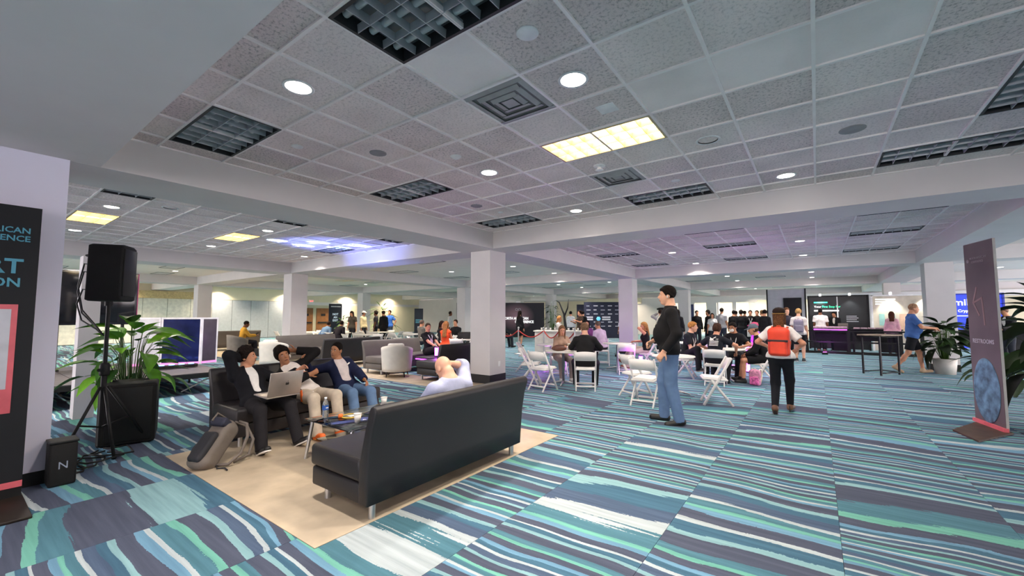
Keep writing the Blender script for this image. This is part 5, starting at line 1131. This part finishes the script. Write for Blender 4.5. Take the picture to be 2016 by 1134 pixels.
text('lettering', 'RT', .17, m_cyan, bl, (.017, .415, 1.93), fx, 'RIGHT', bold=.004); text('lettering', 'ON', .105, m_cyan, bl, (.017, .41, 1.795), fx, 'RIGHT', bold=.002)
MB().rbox((.017, -.0, 1.165), (.006, .81, .9), .002).build('pink_frame', m_pink_p, bl); MB().rbox((.021, -.0, 1.245), (.004, .74, .66), .002).build('white_panel', m_white_p, bl); text('lettering', 'E', .1, m_white_p, bl, (.022, .35, .81), fx, 'RIGHT')
a_ = Vector((1.93, 8.18, 0)); b_ = Vector((1.79, 8.81, 0)); d_ = (b_-a_).normalized(); n_ = Vector((-d_.y, d_.x, 0)); 
if n_.x > 0: n_ = -n_
br = thing('banner_stand', 'dark plum restrooms banner with an arrow, on a brown base', 'banner', a_)
Rb_ = Matrix((d_, -n_, Vector((0, 0, 1)))).transposed(); L_ = (b_-a_).length
MB().box(d_*L_/2+Vector((0, 0, 1.30)), (L_, .028, 2.5), Rb_).build('panel', mat('pale_board_edge', 'b9b6b2', .6), br)
MB().box(d_*L_/2+n_*.0155+Vector((0, 0, 1.30)), (L_-.004, .004, 2.49), Rb_).build('printed_face', m_plum, br)
MB().box(d_*L_/2+n_*.02+Vector((0, 0, .045)), (L_+.02, .05, .05), Rb_).build('bottom_strip', m_pink_p, br)
MB().prism([(-.10, .70), (.05, .02), (-.42, -.74), (-.54, -.20)], 2, .002, .022).build('base_plate', m_plate_b, br)
fr_ = facing((n_.x, n_.y)); at_ = lambda s_, z_, o_=.0185: d_*s_+n_*o_+Vector((0, 0, z_))
m_dimp = mat('dim_print', '9a8f92', .6)
text('lettering', 'NORTH AMERICAN', .042, m_dimp, br, at_(.33, 2.33), fr_); text('lettering', 'CONFERENCE', .042, m_dimp, br, at_(.345, 2.275), fr_); text('lettering', 'RESTROOMS', .082, mat('pale_lilac_print', 'b6aeb8', .6), br, at_(.34, 1.165), fr_, bold=.001)
MB().lathe([(.001, 0), (.028, 0), (.028, .003), (.001, .003)], n=16, R=fr_).build('logo_mark', m_dimp, br).location = at_(.56, 2.3)
ar = MB()
def seg_(s0, z0, s1, z1, w_=.028):
    p, q = at_(s0, z0), at_(s1, z1); dd = (q-p).normalized(); ux = n_.cross(dd); ar.add([p+ux*w_/2, p-ux*w_/2, q-ux*w_/2, q+ux*w_/2, p+ux*w_/2+n_*.003, p-ux*w_/2+n_*.003, q-ux*w_/2+n_*.003, q+ux*w_/2+n_*.003], [(0, 1, 2, 3), (4, 5, 6, 7), (0, 1, 5, 4), (1, 2, 6, 5), (2, 3, 7, 6), (3, 0, 4, 7)])
seg_(.27, 1.39, .30, 1.78); seg_(.285, 1.77, .5, 1.70); seg_(.5, 1.70, .40, 1.92); seg_(.5, 1.71, .37, 1.52)
ar.build('arrow', mat('rosy_print', '8f7474', .6), br)
MB().lathe([(.001, .0), (.9, 0), (1, .003), (.97, .006), (.9, .004), (.001, .004)], n=40, R=fr_ @ Matrix.Diagonal((.285, .44, 1))).build('coin_print', mat('blue_coin_print', '5f7f98', .6, vary=.3, scale=9), br).location = at_(.335, .50, .0175)
# ================================================================ PLANTS
def leaf_mesh(L, W_, curl, fold=.15):
    B = MB(); n = 7; P = []
    for i in range(n+1):
        t = i/n; w_ = W_*math.sin(math.pi*min(1, t*1.02)**.85)*(1-.25*t)+.004; yy = L*t; zz = -curl*L*t*t
        for k in (-1, -.5, 0, .5, 1): P.append((k*w_/2, yy, zz+fold*w_*abs(k)))
    F = []
    for i in range(n):
        for k in range(4): a = i*5+k; F.append((a, a+1, a+6, a+5))
    B.add(P, F, True); me = B.mesh('leaf'); return me
LEAF = {}
def plant(label, x, y, z0, n, hgt, spread, cols, Lr=(.25, .4), Wr=.13, seed=1, pot=None, name='peace_lily', cat='plant', stemr=.006, drop=.5):
    t = thing(name, label, cat, (x, y, z0)); rr = random.Random(seed)
    if pot:
        r, h_, pm = pot; MB().lathe([(.001, .0), (r*.82, 0), (r, h_), (r*.93, h_), (r*.9, h_-.05), (.001, h_-.05)], n=28).build('pot', pm, t); MB().lathe([(.001, h_-.06), (r*.9, h_-.06), (r*.9, h_-.045), (.001, h_-.04)], n=20).build('soil', mat('soil', '2b2019', .95), t); zb = h_-.05
    else: zb = 0
    key = (Lr, Wr)
    if key not in LEAF: LEAF[key] = [leaf_mesh(Lr[0]+(Lr[1]-Lr[0])*k/3, Wr*(.8+.15*k), .15+.17*k) for k in range(4)]
    st = MB()
    for i in range(n):
        a = i*2.399+rr.uniform(-.3, .3); f = (i+.5)/n; r_ = spread*(.25+.75*f)*rr.uniform(.7, 1.05); hz = zb+hgt*(1-.75*f**1.3)*rr.uniform(.85, 1.05)
        tip = Vector((r_*.7*math.cos(a), r_*.7*math.sin(a), hz)); base = Vector((.05*math.cos(a), .05*math.sin(a), zb))
        st.tube([base, base*.4+tip*.6+Vector((0, 0, hgt*.18)), tip], [stemr, stemr*.8, stemr*.6], 5)
        me = LEAF[key][rr.randrange(4)].copy(); me.materials.clear(); me.materials.append(mat('leaf_'+cols[i % len(cols)], cols[i % len(cols)], .55, vary=.12, scale=8, spec=.25))
        o = link('leaf', me, t, tip); o.rotation_euler = Euler((rr.uniform(.1, .7)-drop*f*1.6, rr.uniform(-.3, .3), a-math.pi/2), 'ZYX').to_matrix().to_euler() if False else (Matrix.Rotation(a-math.pi/2, 3, 'Z') @ Matrix.Rotation(rr.uniform(.3, 1.0)-drop*f*2.0, 3, 'X') @ Matrix.Rotation(rr.uniform(-.4, .4), 3, 'Y')).to_euler()
    so_ = st.build('stems', mat('stem_green', '4c6a2c', .5), t); so_['kind'] = 'stuff'
    return t
m_pot = mat('white_planter', 'c9c5bd', .5, vary=.03); m_potd = mat('dark_planter', '2c2926', .6)
plant('bright green peace lily growing behind the subwoofer', -7.48, 1.57, 0, 56, 1.05, .72, ['5f9a2c', '427424', '7cba34', '315a20', '6aa82c', '456f2a'], (.26, .44), .19, 3, (.2, .42, m_potd))
tl = LEAF[((.26, .44), .19)][1].copy(); tl.materials.clear(); tl.materials.append(mat('leaf_lime', '8cc832', .35, vary=.08)); big = link('leaf', tl, bpy.data.objects['peace_lily'], (.12, .12, 1.15)); big.scale = (1.35, 1.35, 1); big.rotation_euler = (Matrix.Rotation(-1.0, 3, 'Z') @ Matrix.Rotation(.45, 3, 'X') @ Matrix.Rotation(.7, 3, 'Y')).to_euler()
plant('dark green peace lily in a white pot beside the restroom column', 2.66, 15.6, 0, 70, .98, .52, ['1f2f16', '2b4020', '1a2713', '35502a', '24361b'], (.28, .46), .2, 5, (.24, .40, m_pot))
plant('tall dark plant in a white pot behind the restrooms banner', 2.62, 8.95, 0, 70, 1.45, .7, ['16210f', '1d2b14', '243818', '131b0d'], (.3, .5), .18, 9, (.27, .38, m_pot), drop=.6)
plant('dark leafy plant low behind the restrooms banner', 3.0, 12.6, 0, 30, .55, .85, ['1f2f16', '2b4020', '476a30', '24361b'], (.3, .5), .2, 11, (.2, .2, m_potd))
plant('feathery palm in the group of people by the far wall', -20.4, 15.2, 0, 30, 1.8, .8, ['6f8a48', '56783a', '86995a'], (.4, .7), .10, 13, (.2, .35, m_potd), 'palm')
plant('dark bushy potted tree beside the conference backdrop', -12.2, 20.6, 0, 46, 1.9, .6, ['1c2a18', '24341e', '2c3f26'], (.2, .34), .09, 17, (.25, .4, m_potd), 'potted_tree')
plant('pale green plant near the exit doors', -20.9, 13.0, 0, 22, 1.2, .5, ['7d9a58', '5f7d40'], (.25, .4), .1, 21, (.18, .3, m_potd), 'potted_fern')
plant('small green plant behind the white pillar on the stage', -12.4, .95, .4, 24, .75, .4, ['5d7a34', '3c5a26', '8aa050'], (.2, .34), .1, 23, (.16, .25, m_potd))
# ================================================================ HIGH TABLE, RAILING, COUNTERS
m_bm = mat('black_metal', '151516', .45, .3); m_wt = mat('pale_wood_top', '8d7c6a', .5, vary=.1, scale=12)
A_ = Vector((.94, 14.5, 0)); B2 = Vector((1.26, 14.15, 0)); C_ = Vector((1.67, 14.72, 0)); D_ = A_+C_-B2
ht = thing('high_table', 'tall narrow table with a black metal frame in the aisle', 'table', ((A_+C_)/2))
o0 = (A_+C_)/2
for q in (A_, B2, C_, D_): p = q-o0; MB().box(p+Vector((0, 0, .5)), (.035, .035, 1.0), rot3(.95)).build('leg', m_bm, ht)
for q, r_ in ((A_, B2), (B2, C_), (C_, D_), (D_, A_)):
    for z_ in ((.06, .97) if (q, r_) != (A_, B2) else (.97, .55)):
        MB().tube([q-o0+Vector((0, 0, z_)), r_-o0+Vector((0, 0, z_))], .014, 6).build('frame_bar', m_bm, ht)
e1 = (C_-B2).normalized(); MB().rbox((0, 0, 1.015), ((C_-B2).length+.1, (A_-B2).length+.1, .035), .006, rot3(math.atan2(e1.y, e1.x))).build('tabletop', m_wt, ht)
rl = thing('railing', 'low black metal railing in front of the booths', 'railing', (.6, 21.4, 0))
for x in (-2.4, -.97, .39, 1.92, 2.5): MB().box2((x-.05, -.05, 0), (x+.05, .05, .93)).build('post', m_bm, rl)
for z_ in (.90, .46, .06):
    MB().box2((-2.4, -.025, z_-.03), (2.5, .025, z_+.03)).build('rail_bar', m_bm, rl)
MB().box2((-2.4, -.2, 0), (2.5, .2, .03)).build('floor_plate', m_bm, rl)
m_mp = mat('mauve_boxes', 'b59aa6', .6, vary=.1); rr = random.Random(2)
def counter(x, y, w_, d, h_, label, m):
    t = thing('counter', label, 'counter', (x, y, 0)); MB().box2((-w_/2, d/2-.05, h_-.5), (w_/2, d/2, h_-.04)).build('apron', m, t); MB().rbox((0, 0, h_-.02), (w_+.06, d+.06, .04), .008).build('worktop', m_bm, t)
    MB().box2((w_*.1, d/2-.05, .05), (w_/2, d/2, h_-.5)).build('kick_panel', m, t)
    for sx_ in (-1, 1):
        for sy_ in (-1, 1): MB().box2((sx_*(w_/2-.03)-.025, sy_*(d/2-.03)-.025, 0), (sx_*(w_/2-.03)+.025, sy_*(d/2-.03)+.025, h_-.04)).build('leg', m_bm, t)
    return t
counter(.42, 22.1, 1.15, .5, .98, 'dark counter of the black booth with boxes on it', m_dark); counter(1.9, 22.3, 1.5, .5, .98, 'dark counter in front of the pale booth', m_dark); counter(5.3, 22.6, 2.2, .6, 1.0, 'dark counter before the blue booth', m_dark)
MB().box2((-.55, -.30, .93), (.55, -.285, .955)).build('glow_strip', mat('magenta_strip', 'e05cff', .4, emit=5, ecol='d63cff'), bpy.data.objects['counter'])  # added glow strip, stands in for magenta light falling on the boxes
for k in range(9):
    o = MB().rbox((0, 0, .045), (.13, .2, .09), .006).build('small_box', m_mp, None, (-.08+k*.125, 22.02, .98)); tag(o, 'small mauve box in the row on the black booth counter', 'box', 'boxes on the booth counter')
for k in range(6):
    o = MB().rbox((0, 0, .03), (.2, .28, .06), .004).build('brochure_pile', m_mp, None, (1.3+k*.23, 22.25, .98)); tag(o, 'flat pile of brochures on the counter of the pale booth', 'brochures', 'brochures on the pale booth counter')
lp2 = thing('laptop', 'grey laptop on the counter of the black booth', 'laptop', (.86, 22.28, .98)); MB().rbox((0, 0, .01), (.33, .22, .018), .004).build('keyboard_base', m_gryf, lp2); MB().rbox((0, -.12, .12), (.33, .01, .22), .003, rot3(0, .15)).build('screen_lid', m_gryf, lp2)
# ================================================================ BOOTHS
def booth(label, x0, x1, y, h_, m, fm):
    t = thing('booth', label, 'booth', ((x0+x1)/2, y, 0)); w_ = x1-x0
    MB().box2((-w_/2+.03, 0, .03), (w_/2-.03, .06, h_-.06)).build('back_wall', m, t)
    for q in (-1, 1): MB().box2((q*w_/2-.035, -.06, 0), (q*w_/2+.035, .08, h_)).build('post', fm, t)
    MB().box2((-w_/2, -.06, h_-.06), (w_/2, .08, h_)).build('header', fm, t); return t
m_bg = mat('black_gloss', '121518', .3, vary=.15, scale=2); m_grn = mat('green_glow', '3fe0a0', .5, emit=1.2, ecol='38e0a8'); m_glw = mat('white_glow', 'f2f4f0', .5, emit=.7, ecol='ffffff')
k1 = booth('black exhibition booth with green and white lettering', -.3, 1.83, 24, 2.44, m_bg, m_bm)
fy = facing((0, -1))
text('lettering', 'Your', .13, m_glw, k1, (-.855, -.004, 1.93), fy, 'LEFT'); text('lettering', 'First Stop For', .13, m_grn, k1, (-.56, -.004, 1.93), fy, 'LEFT', sx=.92); MB().box2((-.86, -.005, 2.1), (-.35, -.001, 2.16)).build('logo_bar', m_grn, k1); MB().box2((-.86, -.005, 1.72), (.05, -.001, 1.78)).build('lettering_bar', m_glw, k1)
MB().box2((-.02, -.03, .1), (.02, .0, 2.38)).build('panel_joint', m_trimw, k1)
for k in range(4): MB().box2((.3, -.004, 1.25+k*.08), (.3+.42-.06*(k % 2), -.001, 1.27+k*.08)).build('print_line', m_white_p, k1)
k2 = booth('pale exhibition booth with faded pictures', 1.95, 3.9, 24, 2.42, mat('pale_booth_print', 'cfc6b4', .5, vary=.12, scale=2.2), m_trimw)
for x, z_, w_, h_, c in ((-.75, 1.1, .18, .5, '9fd0c6'), (-.45, 1.2, .22, .4, 'b8d8d0'), (-.1, .9, .3, .7, 'd8b49a'), (.4, 1.2, .35, .6, 'bdb6a8')): MB().box2((x, -.006, z_), (x+w_, -.001, z_+h_)).build('picture_panel', mat('pic_'+c, c, .5), k2)
for z_ in (2.0, 2.1, 2.2): MB().box2((-.85, -.006, z_), (-.2, -.001, z_+.05)).build('lettering_bar', m_glw, k2)
for x in (-.1, .95, 2.3, 3.4):
    t = thing('booth_spot', ['small bright spotlight over the lettering of the black booth', 'small bright spotlight over the plain half of the black booth', 'small bright spotlight on the pale booth near the black one', 'small bright spotlight on the pale booth near the column'][(-.1, .95, 2.3, 3.4).index(x)], 'lamp', (x+.25, 23.75, 2.44)); MB().tube([(0, .2, .03), (0, 0, .06)], .012, 6).build('arm', m_bm, t); MB().cyl((0, 0, .07), (0, -.03, -.02), .05, n=12).build('head', m_glw, t)
    spot('booth_beam', (x+.25, 23.7, 2.38), (x+.25, 23.98, 1.5), 55, 1.5, (1, .97, .9), .7, .04)
k3 = thing('booth_partition', 'plain grey partition wall with a black screen', 'partition', (-1.18, 24, 0)); MB().box2((-.78, 0, 0), (.78, .1, 2.78)).build('wall', m_greypan, k3); MB().box2((-.8, -.02, 0), (-.74, .12, 2.8)).build('post', m_dark, k3); MB().box2((.74, -.02, 0), (.8, .12, 2.8)).build('post', m_dark, k3)
MB().rbox((.26, -.03, 1.9), (.72, .05, .95), .01).build('screen', m_dark, k3)
k4 = booth('bright blue exhibition booth with white lettering', 4.6, 6.75, 28, 2.55, mat('blue_glow_panel', '3044c8', .5, emit=.55, ecol='3044d8'), mat('blue_frame', '2a38a8', .5))
text('lettering', 'milo', .42, m_glw, k4, (-.48, -.005, 2.13), fy, 'LEFT', bold=.006); text('lettering', 'Crypto M', .17, m_glw, k4, (-.36, -.005, 1.74), fy, 'LEFT', bold=.004); MB().box2((-.4, -.006, 1.5), (.5, -.001, 1.53)).build('print_line', m_glw, k4)
bpn = thing('blue_panel', 'dark blue upright panel beside the far crowd', 'panel', (-7.1, 30.5, 0)); MB().box2((-.28, 0, .05), (.28, .05, 2.3)).build('board', mat('navy_board', '2a3466', .5), bpn); MB().rbox((0, .02, .02), (.6, .3, .04), .01).build('foot', m_bm, bpn)
# ================================================================ BACKDROPS AND SIGNS
def wall_panel(label, p, q, h_, m, name='backdrop'):
    p = Vector((p[0], p[1], 0)); q = Vector((q[0], q[1], 0)); t = thing(name, label, 'backdrop', (p+q)/2, math.atan2((q-p).y, (q-p).x)); L = (q-p).length
    MB().box2((-L/2, 0, .03), (L/2, .08, h_)).build('panel', m, t); 
    for s_ in (-L/2+.2, L/2-.2): MB().box2((s_-.03, 0, 0), (s_+.03, .5, .05)).build('foot', m_bm, t)
    return t, L
def glow_print():
    m, nt, b = nodes_mat('sunset_print'); L = nt.links.new; tc = N(nt, 'TexCoord'); mp = N(nt, 'Mapping'); mp.inputs['Location'].default_value = (-.9, 0, -1.45); mp.inputs['Scale'].default_value = (.8, 0, 1.0); gr = N(nt, 'TexGradient', gradient_type='SPHERICAL'); r = N(nt, 'ValToRGB'); e = r.color_ramp.elements
    e[0].color = lin('211d27'); e[1].color = lin('a8808c'); e[1].position = .9; L(tc.outputs['Object'], mp.inputs[0]); L(mp.outputs[0], gr.inputs[0]); L(gr.outputs[0], r.inputs[0]); L(r.outputs[0], b.inputs['Base Color']); b.inputs['Roughness'].default_value = .6; return m
t, L = wall_panel('dark conference backdrop with white lettering behind the column', (-20.2, 21.2), (-15.3, 24.8), 2.42, glow_print())
fb = facing((0, -1))
text('lettering', 'NORTH AMERICAN', .24, m_glw, t, (.15, -.006, 1.33), fb, 'LEFT', bold=.006, sx=.85); text('lettering', 'CONFERENCE', .24, m_glw, t, (1.0, -.006, 1.09), fb, 'LEFT', bold=.006, sx=.85)
for k in (0, 1): MB().lathe([(.07, 0), (.09, 0), (.09, .006), (.07, .006)], n=20, R=fb, caps=False).build('ring_mark', m_white_p, t).location = (1.12+k*.2, -.006, 1.95)
t, L = wall_panel('navy sponsor wall with rows of small white logos', (-12.6, 25.5), (-10.5, 27.05), 2.44, mat('navy_wall', '1c2036', .6)); 
for r_ in range(6):
    for c in range(5):
        if r_ == 3: continue
        MB().box2((-1.15+c*.48, -.006, 2.15-r_*.27), (-1.15+c*.48+.2+.08*((c+r_) % 2), -.001, 2.19-r_*.27+.02*(c % 2))).build('sponsor_mark', m_white_p, t)
MB().lathe([(.001, 0), (.15, 0), (.15, .006), (.001, .006)], n=6, R=fb).build('blue_emblem', mat('sky_emblem', '66b8e0', .5, emit=.5, ecol='66b8e0'), t).location = (-.35, -.006, 1.32)
for z_ in (1.22, 1.37): MB().box2((-1.2, -.006, z_), (-.72, -.001, z_+.1)).build('lettering_bar', m_white_p, t); MB().box2((-.1, -.006, z_), (.45, -.001, z_+.1)).build('lettering_bar', m_white_p, t)
t, L = wall_panel('short navy wall stepping down beside the sponsor wall', (-13.5, 26.2), (-12.8, 26.7), 2.3, mat('navy_wall', '1c2036', .6))
def sign(label, x, y, dx, dy, w_, h_, z0, m):
    t = thing('sign_banner', label, 'sign', (x, y, 0), face_yaw(-dx, -dy)); MB().box2((-w_/2, 0, z0), (w_/2, .04, z0+h_)).build('panel', m, t); MB().rbox((0, .02, z0/2+.005), (w_*.9, .3, max(.02, z0)), .006).build('base', m_bm, t); return t
m_nv = mat('navy_sign', '161d2e', .6)
t = sign('tall navy sign banner reading not an exit by the brown doors', -28, 16.85, 1, 0, 1.0, 2.33, .04, m_nv); fs = facing((0, -1))
for tx, zz in (('NOT', 1.62), ('AN', 1.40), ('EXIT', 1.18)): text('lettering', tx, .2, mat('sign_text', 'c6d8e6', .6, emit=.3, ecol='c6d8e6'), t, (0, -.006, zz), fs, bold=.004)
MB().box2((-.36, -.006, 2.14), (.4, -.001, 2.22)).build('logo_bar', m_white_p, t)
t = sign('narrow black sign banner on the grey far wall', -23.4, 20.6, .75, -.66, .62, 2.0, .04, m_nv)
for k in range(3): MB().box2((-.22, -.006, 1.2-k*.1), (.22, -.001, 1.25-k*.1)).build('print_line', m_cyan, t)
MB().box2((-.08, -.006, .6), (.08, -.001, .75)).build('print_mark', m_white_p, t)
# ================================================================ ROPE BARRIER, BAR
m_rope = mat('red_velvet', 'a8322e', .8, bump=.2, bscale=60); PT = [(-9.65, 13.68), (-8.6, 13.9), (-7.7, 13.5), (-6.9, 13.2)]
for k, (x, y) in enumerate(PT):
    t = thing('stanchion', ['chrome rope post nearest the column', 'second chrome rope post from the column', 'third chrome rope post from the column', 'chrome rope post nearest the purple light'][k], 'post', (x, y, 0)); MB().lathe([(.001, 0), (.17, 0), (.17, .02), (.03, .04), (.001, .04)], n=20).build('base', m_chrome, t); MB().cyl((0, 0, .03), (0, 0, 1.0), .025, n=12).build('pole', m_chrome, t); MB().ell((0, 0, 1.04), (.04, .04, .045)).build('finial', m_chrome, t)
def rope(p, q, label):
    pts = []
    for i in range(11):
        u = i/10; pts.append((p[0]+(q[0]-p[0])*u, p[1]+(q[1]-p[1])*u, .94-.26*math.sin(math.pi*u)))
    t = thing('barrier_rope', label, 'rope', (0, 0, 0)); MB().tube(pts, .022, 8).build('cord', m_rope, t)
    for e in (pts[0], pts[-1]): MB().ell(e, (.028, .028, .03)).build('hook_end', m_chrome, t)
rope(PT[0], PT[1], 'red velvet rope between the first two chrome posts'); rope(PT[1], PT[2], 'red velvet rope between the middle chrome posts'); rope(PT[2], PT[3], 'red velvet rope farthest from the column'); rope((-10.9, 13.9), PT[0], 'red velvet rope running behind the column')
bar_ = thing('bar_counter', 'white trestle bar behind the red rope', 'counter', (-8.2, 15.0, 0), .35); MB().rbox((0, 0, .9), (2.6, .7, .05), .01).build('worktop', m_ttop, bar_); MB().box2((-1.25, -.3, .02), (1.25, .3, .87)).build('skirt', mat('white_cloth', 'd6d0c8', .9, vary=.05), bar_)
for k in range(12):
    o = MB().lathe([(.001, 0), (.03, 0), (.036, .1), (.001, .1)], n=10).build('glass', m_cup, None, (-9.2+k*.18, 14.7+k*.055, .926)); tag(o, 'small white cup standing on the white bar', 'cup', 'cups on the bar')
sc_ = thing('dark_sculpture', 'dark branching ornament behind the bar', 'ornament', (-9.7, 17.6, 0)); MB().tube([(0, 0, 0), (.03, 0, .9), (-.05, 0, 1.6), (-.3, 0, 2.15), (-.5, .05, 2.25)], [.09, .08, .05, .03, .015], 8).build('trunk', m_dark, sc_); MB().tube([(-.03, 0, 1.5), (.15, 0, 1.9), (.2, 0, 2.3)], [.04, .03, .01], 8).build('branch', m_dark, sc_)
ov = MB().lathe([(.001, 0), (.42, 0), (.42, .03), (.001, .03)], n=30, R=facing((0, -1)) @ Matrix.Diagonal((1, .28, 1))).build('oval_logo', m_dark, None, (-9.95, 33.95, 2.05)); tag(ov, 'dark oval emblem on the pale far wall', 'emblem')
pr = thing('printer', 'black machine on the white table by the column', 'printer', (-9.6, 10.5, .745), .4); MB().rbox((0, 0, .1), (.42, .34, .2), .02).build('body', m_dark, pr); MB().rbox((0, -.02, .215), (.36, .28, .03), .01).build('lid', m_pblk, pr)
# the bright room behind
struct('ceiling', MB().box2((-36, 34.35, 2.98), (14, 39, 3.1)), m_wall)
for x in (-13.5, -10.2, -7.0, -4.2, -1, 3): area('far_room_fill', (x, 36, 2.9), 160, .4, (1, .9, .74))  # unseen lamps without fixtures, added to warm and brighten the far room
for x, y in ((-28.5, 6), (-28.5, 12), (-29, 18.5)): can(x, y, True, 'warm downlight close to the far folding wall', 'warm downlights by the far wall', z=ZC, power=70, col=(1, .84, .6))
